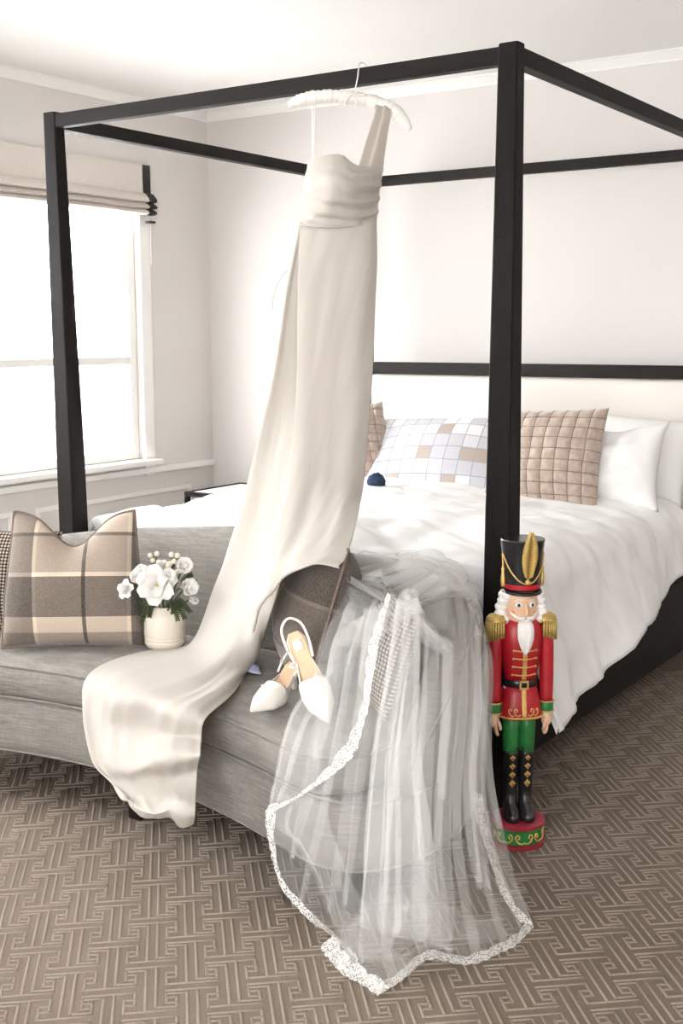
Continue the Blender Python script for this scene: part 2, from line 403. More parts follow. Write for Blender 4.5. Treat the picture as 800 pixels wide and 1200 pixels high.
# crown moulding: stepped profile swept along left and back wall
def crown(name, axis):
    prof = [(0, -.075), (.012, -.075), (.014, -.06), (.03, -.045), (.055, -.02), (.06, -.012), (.075, -.010), (.075, 0), (0, 0)]
    vs = []; n = len(prof)
    for e in (0, 1):
        for a, b in [(p*.6, q*.6) for p, q in prof]:
            vs.append((XL+a, (YF if e == 0 else YB-a), ZC+b) if axis == 'y' else (XR if e == 0 else XL+a, YB-a, ZC+b))
    fs = [(i, (i+1) % n, n+(i+1) % n, n+i) for i in range(n)]
    return tag(from_data(name, vs, fs, M_TRIM, None, False), kind='structure')
crown('trim_3', 'y'); crown('trim_4', 'x')
bm = bmesh.new(); box(bm, ((XL+XR)/2, -.09, ZC-.03), (XR-XL, .50, .06), .006); box(bm, ((XL+XR)/2, .178, ZC-.012), (XR-XL, .05, .024), .006)
tag(bmobj('trim_5', bm, M_TRIM), kind='structure')
for nm, c, s in (('baseboard_left', (XL+.008, (YB+YF)/2, .06), (.016, YB-YF, .12)), ('baseboard_back', ((XL+XR)/2, YB-.008, .06), (XR-XL-.04, .016, .12)), ('baseboard_right', (XR-.008, (YB+YF)/2, .06), (.016, YB-YF-.04, .12))):
    tag(boxobj(nm, c, s, M_TRIM, bev=.004), kind='structure')

# carpet relief: an interlocking key pattern of raised cut pile ribs, laid diagonally to the bed
def carpet():
    th = R(42); U = np.array([math.cos(th), math.sin(th)]); V = np.array([-math.sin(th), math.cos(th)])
    gu, gv = .0218, .0252
    half = [[(1, 3.2), (1, -3), (3, -3), (3, -1.6), (2, -1.6)], [(2, .5), (2, 2.4), (3, 2.4)], [(2, .5), (7, .5)]]
    lines = list(half)
    for ln in half[:1]+half[1:2]: lines.append([(1-x, -y) for x, y in ln])
    lines.append([(2, -.5), (7, -.5)])
    w, h = .0034, .0020
    vs, fs = [], []
    segs = []
    for ln in lines:
        p = [np.array(q, float)*np.array([gu, gv]) for q in ln]
        for a, b in zip(p[:-1], p[1:]): segs.append((a, b))
    O = np.array([.3, -.8])
    for i in range(-40, 41):
        for j in range(-36, 37):
            if (i+j) % 2: continue
            c = np.array([i*4*gu, j*4*gv]); wc = O+U*c[0]+V*c[1]
            if not (-3.0 < wc[0] < 2.2 and -2.0 < wc[1] < 1.7): continue
            if wc[1] < -1.35-.0*wc[0] and wc[0] < -1.6: continue
            for a, b in segs:
                d = (b-a)/np.linalg.norm(b-a); nn = np.array([-d[1], d[0]])
                a2, b2 = a-d*w, b+d*w; k = len(vs)
                for q, e in ((a2, 1), (b2, -1)):
                    for s, z, wi in ((-1, .0003, w), (-.55, h, w), (.55, h, w), (1, .0003, w)):
                        pt = c+q+nn*s*wi+(d*w*.4*e if z > .001 else 0); W = O+U*pt[0]+V*pt[1]
                        vs.append((W[0], W[1], z))
                fs += [(k, k+4, k+5, k+1), (k+1, k+5, k+6, k+2), (k+2, k+6, k+7, k+3), (k, k+1, k+2, k+3), (k+7, k+6, k+5, k+4)]
    o = from_data('carpet_pile', vs, fs, M_RIB, FLOOR); o['kind'] = 'stuff'
    o.data.set_sharp_from_angle(angle=R(70)); return o
carpet()
# ------------------------------------------------------------------ canopy bed
BW, BL, BH = 1.82, 2.10, 2.152
BED = thing('canopy_bed', 'dark oak four poster canopy bed with cream upholstered headboard', 'bed', (-BW/2, BL/2, 0))
def bedpart(o): o.parent = BED; o.matrix_parent_inverse = Matrix.Translation((BW/2, -BL/2, 0)); return o
def post(sx, sy):
    """outer corner plumb, inner faces taper; sx, sy = which way is inside"""
    cx = 0 if sx < 0 else -BW; cy = 0 if sy > 0 else BL
    vs = []; b = .004; f, g = (1, 1) if sy > 0 else (.45, .70)
    for z, w, d in ((0, .084*f, .084*f), (.9, .076*f, .074*f), (BH-.004, .058*g, .046), (BH, .055*g, .043)):
        ring = [(b, 0), (w-b, 0), (w, b), (w, d-b), (w-b, d), (b, d), (0, d-b), (0, b)]
        for x, y in ring: vs.append((cx+sx*x, cy+sy*y, z))
    fs = grid_faces(4, 8, 0, True); fs += [tuple(range(7, -1, -1)), tuple(24+k for k in range(8))]
    o = from_data('post', vs, fs, M_WOOD, None, False)
    bm = bmesh.new(); bm.from_mesh(o.data); bmesh.ops.recalc_face_normals(bm, faces=bm.faces[:]); bm.to_mesh(o.data); bm.free()
    return bedpart(o)
for sx in (-1, 1):
    for sy in (1, -1): post(sx, sy)
RZ = BH-.030
bedpart(boxobj('canopy_rail', (-BW/2, .023, RZ), (BW-.112, .038, .046), M_WOODX, bev=.003))
bedpart(boxobj('canopy_rail', (-BW/2, BL-.023, RZ), (BW-.112, .038, .046), M_WOODX, bev=.003))
bedpart(boxobj('canopy_rail', (-.026, BL/2, RZ), (.042, BL-.088, .046), M_WOODY, bev=.003))
bedpart(boxobj('canopy_rail', (-BW+.026, BL/2, RZ), (.042, BL-.088, .046), M_WOODY, bev=.003))
bedpart(boxobj('side_rail', (-.036, BL/2, .27), (.045, BL-.166, .30), M_WOODY, bev=.004))
bedpart(boxobj('side_rail', (-BW+.036, BL/2, .27), (.045, BL-.166, .30), M_WOODY, bev=.004))
bedpart(boxobj('foot_rail', (-BW/2, .042, .27), (BW-.166, .045, .30), M_WOODX, bev=.004))
hb = bedpart(boxobj('headboard_rail', (-BW/2, BL-.05, 1.217), (BW-.14, .06, .062), M_WOODX, bev=.004))
bedpart(boxobj('headboard_rail', (-BW/2, BL-.05, .45), (BW-.14, .06, .10), M_WOODX, bev=.004))
def hpanel():
    nx, nz = 90, 50; x0, x1, z0, z1 = -1.745, -.078, .50, 1.186
    vs = []
    for j in range(nz):
        for i in range(nx):
            u, v = i/(nx-1), j/(nz-1); x = x0+(x1-x0)*u; z = z0+(z1-z0)*v
            e = min(1, min(u, 1-u)*30, min(v, 1-v)*14); r = math.sqrt(max(0, 1-(1-e)**2))
            wr = .006*math.sin(x*9+2*fbm(x*2, z*2, 3)+z*3)*max(0, v-.25)
            vs.append((x, BL-.075-.035*r-wr*e+.004*fbm(x*5, z*3, 1)*e, z))
    return bedpart(from_data('headboard_panel', vs, grid_faces(nz, nx), M_CREAM))
hp = hpanel(); m = hp.modifiers.new('thickness', 'SOLIDIFY'); m.thickness = .012; m.offset = 0
# mattress (thing of its own)
tag(boxobj('mattress', (-BW/2, 1.055, .475), (1.60, 1.86, .35), M_PILLOW, bev=.05), 'white mattress hidden under the duvet on the canopy bed', 'mattress')

# duvet: one draped puffy sheet
def duvet():
    nu, nv = 150, 120; top = .705
    xl, xr = -1.755, -.03; y0, y1 = .10, 1.62
    rad = .10
    grid = np.zeros((nv, nu, 3))
    for j in range(nv):
        v = j/(nv-1); y = y0+(y1-y0)*v
        hem = .225+.165*max(0, (y-.1))+.015*math.sin(y*9)
        if y < .16: hem += .05*((.16-y)/.06)**2*.3
        drop_r = (top-rad)-hem; drop_l = .33
        Lt = (xr-xl)-2*rad; arc = math.pi/2*rad
        tot = drop_l+arc+Lt+arc+drop_r
        for i in range(nu):
            s = i/(nu-1)*tot
            if s < drop_l: x, z = xl, top-rad-(drop_l-s); nx, nz = -1, 0; k = 0
            elif s < drop_l+arc: a = (s-drop_l)/rad; x, z = xl+rad-rad*math.cos(a), top-rad+rad*math.sin(a); nx, nz = -math.cos(a), math.sin(a); k = .3
            elif s < drop_l+arc+Lt: x, z = xl+rad+(s-drop_l-arc), top; nx, nz = 0, 1; k = 1
            elif s < drop_l+2*arc+Lt: a = (s-drop_l-arc-Lt)/rad; x, z = xr-rad+rad*math.sin(a), top-rad+rad*math.cos(a); nx, nz = math.sin(a), math.cos(a); k = .5
            else:
                d = s-drop_l-2*arc-Lt; x, z = xr, top-rad-d; nx, nz = 1, 0; k = 0
                x += .16*(d/.4)**1.1*(.9-.25*v)+.035*math.sin(y*7.5+1.3)*min(1, d/.25)
            n1 = .030*fbm(x*2.4, y*2.4, z*2.4, 3)+.010*fbm(x*7, y*7+z*5, z*3, 3)
            w = .012*max(0, fbm(x*5+y*9, y*2.2-x*3, 5.0+z*2, 2))
            d = n1+w+(.035*math.sin(math.pi*min(1, max(0, (x-xl)/(xr-xl))))*k)
            grid[j, i] = (x+nx*(d+.01), y+(.02*fbm(x*3, z*3, 9.) if k < .5 else 0), z+nz*d)
        # foot end rolls down between the posts
    o = sheet('duvet', grid, M_COTTON, None, .03)
    sub = [grid[0]]
    # foot drop
    g2 = np.zeros((14, nu, 3))
    for k in range(14):
        t = k/13; a = min(1, t*2.2)*math.pi/2
        for i in range(nu):
            p = grid[0, i].copy(); drop = min(p[2]-.30, .30)*max(0, (t-.25)/.75)
            inx = min(1, max(0, (p[0]+1.72)/.05))*min(1, max(0, (-.09-p[0])/.05))
            p[1] = p[1]-.012*math.sin(a)*inx; p[2] = p[2]-.02*(1-math.cos(a))*inx-drop*inx
            g2[k, i] = p
    full = np.concatenate([g2[::-1][:-1], grid], 0)
    bpy.data.objects.remove(o)
    return sheet('duvet', full, M_COTTON, None, .025)
tag(duvet(), 'rumpled white duvet spread over the canopy bed with a slanting hem', 'duvet')

# ------------------------------------------------------------------ cushions
def cushion_grid(w, h, t, chop=0.0, n=36, ear=.06, seed=0, wr=.006):
    """local x width, z height from 0, y thickness; front face is -y"""
    F = np.zeros((n, n, 3)); Bk = np.zeros((n, n, 3))
    for j in range(n):
        for i in range(n):
            u = -1+2*i/(n-1); v = -1+2*j/(n-1)
            x = u*(1-ear*(1-v*v)*abs(u)**3); z = v*(1-ear*(1-u*u)*abs(v)**3)
            if chop and v > -.2:
                q = (v+.2)/1.2; dip = chop*math.exp(-(u/.42)**2); z -= dip*q**1.3; x *= 1-.10*q*(chop/.3)*abs(u)
            b = (max(0, 1-u**2)**.55)*(max(0, 1-v**2)**.55)
            if chop: b *= 1-.35*math.exp(-(u/.3)**2)*max(0, v)
            nn = wr*fbm(u*2+seed, v*2, seed*3.1, 3)*b
            F[j, i] = (x*w/2, -t/2*b-nn, (z+1)*h/2); Bk[j, i] = (x*w/2, t/2*b+nn, (z+1)*h/2)
    return F, Bk
def cushion_mesh(name, w, h, t, mat, parent, **k):
    F, Bk = cushion_grid(w, h, t, **k); n = F.shape[0]
    vs = list(F.reshape(-1, 3)); idx = {}
    bmap = []
    for j in range(n):
        for i in range(n):
            if i in (0, n-1) or j in (0, n-1): bmap.append(j*n+i)
            else: bmap.append(len(vs)); vs.append(Bk[j, i])
    fs = grid_faces(n, n); fs += [(bmap[d], bmap[c], bmap[b], bmap[a]) for a, b, c, d in grid_faces(n, n)]
    edge = [F[0, i] for i in range(n)]+[F[j, n-1] for j in range(1, n)]+[F[n-1, i] for i in range(n-2, -1, -1)]+[F[j, 0] for j in range(n-2, 0, -1)]
    return from_data(name, vs, fs, mat, parent), edge, F
def place(o, loc, rz=0, tilt=0, roll=0):
    o.location = tuple(loc)
    o.rotation_mode = 'QUATERNION'
    o.rotation_quaternion = (Matrix.Rotation(rz, 3, 'Z') @ Matrix.Rotation(-tilt, 3, 'X') @ Matrix.Rotation(roll, 3, 'Y')).to_quaternion()
def cushion(name, label, w, h, t, mat, pipe=None, **k):
    r = thing(name, label, 'cushion' if 'cushion' in name else 'pillow')
    c, edge, F = cushion_mesh('cover', w, h, t, mat, r, **k)
    if pipe: tube('piping', edge, .0045, pipe, r, 6, True)
    return r, F
# bed pillows, back row first
def at_bed(px, Y, z): 
    q = P(px, 600, Y); return (q[0], Y, z)
pw, _ = cushion('pillow', 'white pillow leaning at the right edge of the bed behind another white pillow', .48, .40, .16, M_PILLOW, seed=4, ear=.11)
place(pw, (-.285, 1.64, .70), R(2), R(30), R(4))
pw, _ = cushion('pillow', 'white pillow standing beside the taupe quilted cushion, front one of two', .44, .37, .17, M_PILLOW, seed=2, ear=.15, wr=.014, chop=.10)
place(pw, (-.27, 1.40, .70), R(-3), R(24), R(-3))
pw, _ = cushion('pillow', 'plain white pillow at the back against the headboard behind the checked cushion', .70, .42, .18, M_PILLOW, seed=9, ear=.08)
place(pw, (-1.30, 1.80, .70), R(0), R(34))
# square printed lumbar
sq, _ = cushion('cushion', 'white cushion printed with grey and beige squares, left of the near post', .68, .42, .17, M_SQUARE, seed=3, ear=.06)
place(sq, (-1.09, 1.43, .70), R(3), R(42), R(-3))
# taupe quilted cushions with real squares
def quilted(label, w, h, t, seed, cells=9):
    r = thing('quilted_cushion', label, 'cushion')
    n = cells*7+1
    F, Bk = cushion_grid(w, h, t, 0, n, .05, seed, .012)
    for j in range(n):
        for i in range(n):
            a = abs(math.sin(math.pi*cells*i/(n-1))); b = abs(math.sin(math.pi*cells*j/(n-1)))
            q = (a*b)**.35; u = -1+2*i/(n-1); v = -1+2*j/(n-1); k = min(1, 6*min(1-abs(u), 1-abs(v)))
            F[j, i, 1] -= .009*q*k
    vs = list(F.reshape(-1, 3)); bmap = []
    for j in range(n):
        for i in range(n):
            if i in (0, n-1) or j in (0, n-1): bmap.append(j*n+i)
            else: bmap.append(len(vs)); vs.append(Bk[j, i])
    fs = grid_faces(n, n)+[(bmap[d], bmap[c], bmap[b], bmap[a]) for a, b, c, d in grid_faces(n, n)]
    from_data('cover', vs, fs, M_QUILT, r)
    mb = MB()
    for k in range(1, cells):
        mb.tube(F[:, k*7]+np.array([0, -.0012, 0]), .0016, 4); mb.tube(F[k*7, :]+np.array([0, -.0012, 0]), .0016, 4)
    mb.build('quilting_stitches', M_STITCH, r)
    return r
qc = quilted('taupe velvet cushion quilted in small squares, right of the near post', .50, .41, .16, 5)
place(qc, (-.515, 1.31, .70), R(-2), R(20), R(-3))
qc = quilted('taupe velvet quilted cushion half hidden behind the hanging dress', .42, .40, .16, 8)
place(qc, (-1.47, 1.42, .70), R(24), R(30), R(-14))
# navy pompom
def pompom():
    r = blob('pompom', (0, 0, 0), (.036, .036, .036), M_NAVY, None, 28)
    for v in r.data.vertices:
        n = v.co.normalized(); v.co = n*(.036+.012*noise.noise(n*9))
    r.location = PZ(441, 565, .775); tag(r, 'navy blue yarn pompom on the bed beside the dress', 'pompom'); return r
pompom()

# ------------------------------------------------------------------ nightstand beyond the bed
ns = thing('nightstand', 'low nightstand with a dark frame and white top beyond the bed', 'nightstand', (-2.36, 1.88, 0))
bm = bmesh.new(); H = .575; wx, dy = .31, .22
for (c, s) in (((0, -dy, H-.012), (2*wx, .024, .024)), ((0, dy, H-.012), (2*wx, .024, .024)), ((-wx+.012, 0, H-.012), (.024, 2*dy-.024, .024)), ((wx-.012, 0, H-.012), (.024, 2*dy-.024, .024))): box(bm, c, s, .002)
bmobj('frame', bm, M_WOODX, ns)
for a in (-1, 1):
    for b in (-1, 1): boxobj('leg', (a*(wx-.012), b*dy, (H-.026)/2), (.024, .024, H-.026), M_WOOD, ns, .002)
boxobj('top', (0, 0, H-.010), (2*wx-.05, 2*dy-.03, .012), M_TRIM, ns, .002)
dr = boxobj('drawer', (0, 0, H-.13), (2*wx-.056, 2*dy-.06, .20), M_TRIM, ns, .004)
boxobj('knob', (0, -dy+.018, H-.13), (.10, .02, .012), M_LEG, dr, .003)

# ------------------------------------------------------------------ roman shade over the window
sh = thing('roman_shade', 'folded linen roman shade with dark edge trim over the window', 'shade', (XL+.02, .75, 2.0))
def shade(name, y0, y1, mat, off=0.0, parent=sh):
    prof = [(.030, 2.262), (.034, 2.262), (.036, 2.15), (.037, 2.118), (.055, 2.112), (.078, 2.085), (.082, 2.070), (.066, 2.066), (.050, 2.066), (.070, 2.055), (.086, 2.042), (.070, 2.034), (.050, 2.034), (.070, 2.024), (.080, 2.012), (.060, 2.004), (.035, 2.004), (.030, 2.01)]
    n = 14; vs = []
    for k in range(n):
        y = y0+(y1-y0)*k/(n-1)
        for a, z in prof: vs.append((a+off-.02, y-.75, z-2.0+.004*fbm(y*3, z*5, 2)*(1 if z < 2.1 else .3)))
    fs = grid_faces(n, len(prof), 0, True); fs += [tuple(range(len(prof)-1, -1, -1)), tuple((n-1)*len(prof)+q for q in range(len(prof)))]
    o = from_data(name, vs, fs, mat, parent); o.data.set_sharp_from_angle(angle=R(35)); return o
shade('cloth', -.34, 1.735, M_SHADE); shade('edge_trim', 1.7355, 1.79, M_SHADETRIM, .004); shade('edge_trim', -.395, -.3405, M_SHADETRIM, .004)
boxobj('cord_cleat', (.03, 1.02, -.03), (.03, .05, .012), M_SHADETRIM, sh, .002)
tube('cord', [(.03, 1.02, -.036), (.03, 1.02, -.25)], .0015, M_TRIM, sh, 5)
# ------------------------------------------------------------------ sofa at the foot of the bed
SCX = -.87
SOFA = thing('curved_sofa', 'grey linen sofa with a curved back and concave front at the bed foot', 'sofa', (SCX, -.45, 0))
def sp(o): o.parent = SOFA; o.matrix_parent_inverse = Matrix.Translation((-SCX, .45, 0)); return o
def half_outline():
    """right half, from front centre round the end to back centre; relative to SCX"""
    return [(0, -.705), (.2, -.717), (.4, -.752), (.6, -.808), (.76, -.862), (.86, -.872), (.945, -.83), (1.0, -.73), (1.015, -.60), (.995, -.44), (.94, -.29), (.84, -.17), (.68, -.10), (.45, -.07), (.2, -.062), (0, -.06)]
def full_outline(n=150):
    h = half_outline(); pts = h+[(-x, y) for x, y in h[-2:0:-1]]
    return cr(np.array(pts), n, True)
OUT = full_outline()
def offset_outline(o, d):
    t = np.roll(o, -1, 0)-np.roll(o, 1, 0); t /= np.linalg.norm(t, axis=1, keepdims=True)
    nrm = np.stack([-t[:, 1], t[:, 0]], -1)   # inward for counter-clockwise
    return o+nrm*d
def slab(name, o, prof, mat):
    """prof: (inset, z) rings from bottom to top"""
    vs = []; n = len(o)
    for d, z in prof:
        q = offset_outline(o, d)
        vs += [(SCX+x, y, z) for x, y in q]
    fs = grid_faces(len(prof), n, 0, True)
    fs.append(tuple(range(n-1, -1, -1))); fs.append(tuple((len(prof)-1)*n+k for k in range(n)))
    ob = from_data(name, vs, fs, mat); ob.data.set_sharp_from_angle(angle=R(60)); return sp(ob)
base_prof = [(.05, .165), (.02, .165), (.008, .172), (.002, .20), (0, .26), (.006, .315), (.014, .332), (.05, .336)]
slab('base', OUT, base_prof, M_LINEN)
def welt(o, d, z, name='piping', r=.0045):
    q = offset_outline(o, d); return sp(tube(name, [(SCX+x, y, z) for x, y in q], r, M_LINEN, None, 6, True))
welt(OUT, .004, .335); welt(OUT, .012, .168)
# seat cushion: crescent inside the back
def seat_outline(n=150):
    h = [(0, -.712), (.2, -.724), (.4, -.759), (.6, -.814), (.75, -.866), (.84, -.868), (.905, -.80), (.925, -.68), (.90, -.50), (.83, -.34), (.70, -.24), (.45, -.20), (.2, -.19), (0, -.19)]
    pts = h+[(-x, y) for x, y in h[-2:0:-1]]; return cr(np.array(pts), n, True)
SO = seat_outline()
def seat():
    prof = [(.03, .338), (.008, .342), (0, .36), (-.004, .39), (0, .42), (.010, .434), (.03, .443)]
    n = len(SO); rings = [np.c_[offset_outline(SO, d), np.full(n, z)] for d, z in prof]
    top = rings[-1]; bot = rings[0]
    def med(p):
        x = max(-.70, min(.70, p[0])); return np.array([x, -.45-.10*(x/.7)**2])
    for t, z in ((.15, .449), (.35, .455), (.6, .460), (.82, .462), (1.0, .462)):
        rings.append(np.array([list(q[:2]*(1-t)+med(q)*t)+[z] for q in top]))
    low = [np.array([list(q[:2]*(1-t)+med(q)*t)+[.338] for q in bot]) for t in (1.0, .5)]
    rings = low+rings
    vs = [(SCX+p[0], p[1], p[2]) for r in rings for p in r]
    o = from_data('seat_cushion', vs, grid_faces(len(rings), n, 0, True), M_LINEN); return sp(o)
seat()
welt(SO, .004, .430)
# wrap-round back that sinks into the arms
def back():
    h = half_outline(); right = [(x, y) for x, y in h[7:]]            # from the arm front to the back centre
    path = right+[(-x, y) for x, y in right[-2::-1]]
    pts = cr(np.array(path), 160); n = len(pts)
    seg = np.concatenate([[0], np.cumsum(np.linalg.norm(np.diff(pts, axis=0), axis=1))]); tot = seg[-1]
    t = np.gradient(pts, axis=0); t /= np.linalg.norm(t, axis=1, keepdims=True); nin = np.stack([-t[:, 1], t[:, 0]], -1)
    vs = []; crest = []
    for i in range(n):
        s = min(seg[i], tot-seg[i])                                       # distance from the nearer arm tip
        zt = float(np.interp(s, [0, .06, .16, .30, .46, .66, 1.0, 1.45], [.40, .455, .535, .615, .665, .70, .745, .79]))
        th = float(np.interp(s, [0, .08, .25, .6], [.075, .10, .125, .115]))
        r = th/2; o = pts[i]+nin[i]*.003
        def q(d, z): return (SCX+o[0]+nin[i][0]*d, o[1]+nin[i][1]*d, z)
        ring = [q(.02, .19), q(.0, .20), q(-.004, .28), q(-.004, max(.30, zt-.16)), q(.0, zt-r*1.1), q(r*.25, zt-r*.35), q(r*.65, zt-.004), q(r, zt), q(r*1.35, zt-.004), q(r*1.75, zt-r*.35), q(th, zt-r*1.1), q(th+.012, max(.34, zt-.20)), q(th+.018, .335), q(th*.6, .30)]
        vs += ring; crest.append(q(r*.3, zt-r*.30))
    k = 14; fs = grid_faces(n, k, 0, True); fs += [tuple(range(k-1, -1, -1)), tuple((n-1)*k+a for a in range(k))]
    o = from_data('backrest', vs, fs, M_LINEN); o.data.set_sharp_from_angle(angle=R(60)); sp(o)
    sp(tube('piping', crest, .004, M_LINEN, None, 6))
back()
for lx, ly in ((-.04, -.72), (SCX*2+.04, -.72), (-.87, -.60), (-.04, -.22), (SCX*2+.04, -.22)):
    vs = []
    for z, w in ((0.002, .022), (.06, .024), (.17, .034)):
        vs += [(lx+a*w, ly+b*w, z) for a, b in ((-1, -1), (1, -1), (1, 1), (-1, 1))]
    sp(from_data('leg', vs, grid_faces(3, 4, 0, True)+[(3, 2, 1, 0), (8, 9, 10, 11)], M_LEG, None, False))

# cushions on the sofa
pc, _ = cushion('plaid_cushion', 'brown and cream plaid cushion with a dented top beside the flowers', .43, .41, .19, M_PLAID, pipe=M_PIPE, chop=.48, seed=1, ear=.05)
place(pc, (-1.15, -.57, .459), R(36), R(12), R(0))
pc, _ = cushion('plaid_cushion', 'brown and cream plaid cushion half hidden under the hanging dress', .42, .40, .24, M_PLAID2, pipe=M_PIPE, chop=.06, seed=6, ear=.05)
place(pc, (-.42, -.43, .457), R(-48), R(16), R(0))
pc, _ = cushion('checked_cushion', 'small dark checked cushion at the far left end of the sofa', .34, .33, .15, M_CHECK, seed=3, ear=.05)
place(pc, (-1.47, -.57, .459), R(28), R(14), R(2))
pc, _ = cushion('checked_cushion', 'small dark checked cushion under the veil at the sofa arm', .28, .29, .11, M_CHECK, seed=11, ear=.05)
place(pc, (-.12, -.53, .457), R(-42), R(16), R(4))
# ------------------------------------------------------------------ keeping cloth outside what it lies on
from mathutils.bvhtree import BVHTree
def bvh_of(roots):
    bpy.context.view_layer.update()
    vs, fs = [], []
    def rec(o):
        if o.type == 'MESH':
            b = bmesh.new(); b.from_mesh(o.data); b.transform(o.matrix_world); bmesh.ops.recalc_face_normals(b, faces=b.faces[:]); bmesh.ops.triangulate(b, faces=b.faces[:])
            k = len(vs); b.verts.index_update()
            vs.extend([v.co.copy() for v in b.verts]); fs.extend([tuple(v.index+k for v in f.verts) for f in b.faces]); b.free()
        for c in o.children: rec(c)
    for r in roots: rec(r)
    return BVHTree.FromPolygons(vs, fs)
SEATING = [SOFA]+[o for o in bpy.data.objects if o.parent is None and o.name.startswith(('plaid_cushion', 'checked_cushion'))]
SOFT = bvh_of(SEATING); SOFAONLY = bvh_of([SOFA])
def push_out(g, margin=.008, reach=.12, floor=.008, smooth=1, bvh=None):
    bvh = bvh or SOFT
    for it in range(smooth+1):
        nr, nc = g.shape[:2]
        for i in range(nr):
            for j in range(nc):
                p = Vector(g[i, j]); loc, n, idx, d = bvh.find_nearest(p, reach)
                if loc is not None:
                    s = (p-loc).dot(n)
                    if s < margin: g[i, j] = loc+n*margin
                if g[i, j, 2] < floor: g[i, j, 2] = floor
        if it < smooth:
            h = g.copy(); h[1:-1, 1:-1] = .5*g[1:-1, 1:-1]+.125*(g[:-2, 1:-1]+g[2:, 1:-1]+g[1:-1, :-2]+g[1:-1, 2:]); g = h
    return g

# ------------------------------------------------------------------ padded hanger on the front canopy rail
HG = thing('padded_hanger', 'ivory satin padded hanger hooked over the front canopy rail', 'hanger', tuple(P(413, 118, -.01)))
HL = np.array(HG.location)
def hp_(o): o.parent = HG; o.matrix_parent_inverse = Matrix.Translation(tuple(-HL)); return o
arm = cr(np.array([P(338, 123, -.145), P(350, 118, -.125), P(370, 114, -.085), P(392, 113, -.045), P(413, 115, -.01), P(436, 119, .03), P(456, 126, .065), P(470, 137, .09), P(481, 152, .11)]), 90)
rad = np.array([.0190*min(1, 1.35*math.sin(math.pi*(.04+.92*i/89))**.6)*(1+.07*math.sin(i*1.9)+.05*math.sin(i*.7)) for i in range(90)])
rad[0] *= .55; rad[-1] *= .5
hp_(tube('padded_arm', arm, rad, M_SATIN, None, 14))
hook = [P(413, 112, -.006), P(416, 104, -.012), P(419, 90, -.014)]
hk = cr(np.array([hook[0], hook[1], hook[2], P(420, 80, -.012), P(421, 75, .0), P(423.5, 73.5, .02), P(427, 75, .045), P(429, 80, .052), P(429, 86, .052)]), 50)
hp_(tube('hook', hk, .0019, M_WIRE, None, 8))
bow = MB(); bc = P(413, 111, -.03)
for s in (-1, 1):
    pts = [bc+np.array([s*a*.82, s*a*.57, b]) for a, b in ((0, 0), (.018, .012), (.034, .012), (.036, .002), (.02, -.003), (0, 0))]
    bow.tube(cr(np.array(pts), 20), .0045, 6, flat=.35)
    bow.tube(cr(np.array([bc, bc+np.array([s*.012, s*.008-.008, -.015]), bc+np.array([s*.016, s*.01-.01, -.035])]), 8), .0035, 6, flat=.35)
hp_(bow.build('bow', M_SATIN))

# ------------------------------------------------------------------ the gown
GOWN = thing('wedding_dress', 'ivory one shoulder wedding dress hanging from the canopy with its train over the sofa', 'dress', tuple(P(400, 262, -.03)))
GL = np.array(GOWN.location)
def gp(o): o.parent = GOWN; o.matrix_parent_inverse = Matrix.Translation(tuple(-GL)); return o
def Q(rows):
    return [[P(x, y, d) if k == 'Y' else PZ(x, y, d) for (x, y, k, d) in r] for r in rows]
def Yr(pts, y0, y1):
    """row of points whose depth runs from y0 (left) to y1 (right)"""
    n = len(pts); return [(x, y, 'Y', y0+(y1-y0)*i/(n-1)) for i, (x, y) in enumerate(pts)]
# front panel
A = Q([Yr([(352, 260), (375, 263), (400, 263), (425, 261), (441, 257)], -.12, .03),
       Yr([(349, 330), (372, 330), (396, 330), (420, 330), (440, 330)], -.15, .01),
       Yr([(347, 450), (368, 450), (390, 450), (414, 450), (435, 450)], -.20, -.04),
       Yr([(340, 550), (362, 550), (382, 553), (405, 556), (426, 560)], -.31, -.17),
       Yr([(326, 625), (350, 622), (375, 616), (400, 610), (420, 600)], -.47, -.33),
       Yr([(307, 700), (327, 676), (352, 662), (385, 655), (409, 640)], -.62, -.49),
       Yr([(300, 742), (312, 712), (335, 690), (368, 674), (397, 664)], -.68, -.57)])
g = patch(A, 110, 70)
nv, nu = g.shape[:2]; u = np.linspace(0, 1, nu)[None, :]; v = np.linspace(0, 1, nv)[:, None]
nn = normals(g)
bulge = .045*np.sin(np.pi*u)*(1-.4*v)
fold = .009*np.sin(2*np.pi*(1.2*u+.25*v)+.6)*np.clip(v*2, 0, 1)+.0025*np.sin(2*np.pi*(3.1*u-.6*v)+1.0)*np.clip(v*1.6, 0, 1)
wr = np.array([[.0030*fbm(uu*3, vv*9+uu*6, 2.2, 2) for uu in np.linspace(0, 1, nu)] for vv in np.linspace(0, 1, nv)])
hipw = .006*np.sin(18*(v*1.0+u*.35))*np.exp(-((v-.16)/.12)**2)*np.clip(u*1.5-.3, 0, 1)
sgn = -1.0 if nn[5, 35, 1] > 0 else 1.0
g = g+nn*sgn*(bulge+fold+wr+hipw)[..., None]
# rolled edge at the hem
hemk = np.clip((v-.94)/.06, 0, 1); g[..., 1] -= .012*hemk*(1-hemk)*4
gp(sheet('skirt_front', g, M_DRESS, None, .0025))
FRONT = g
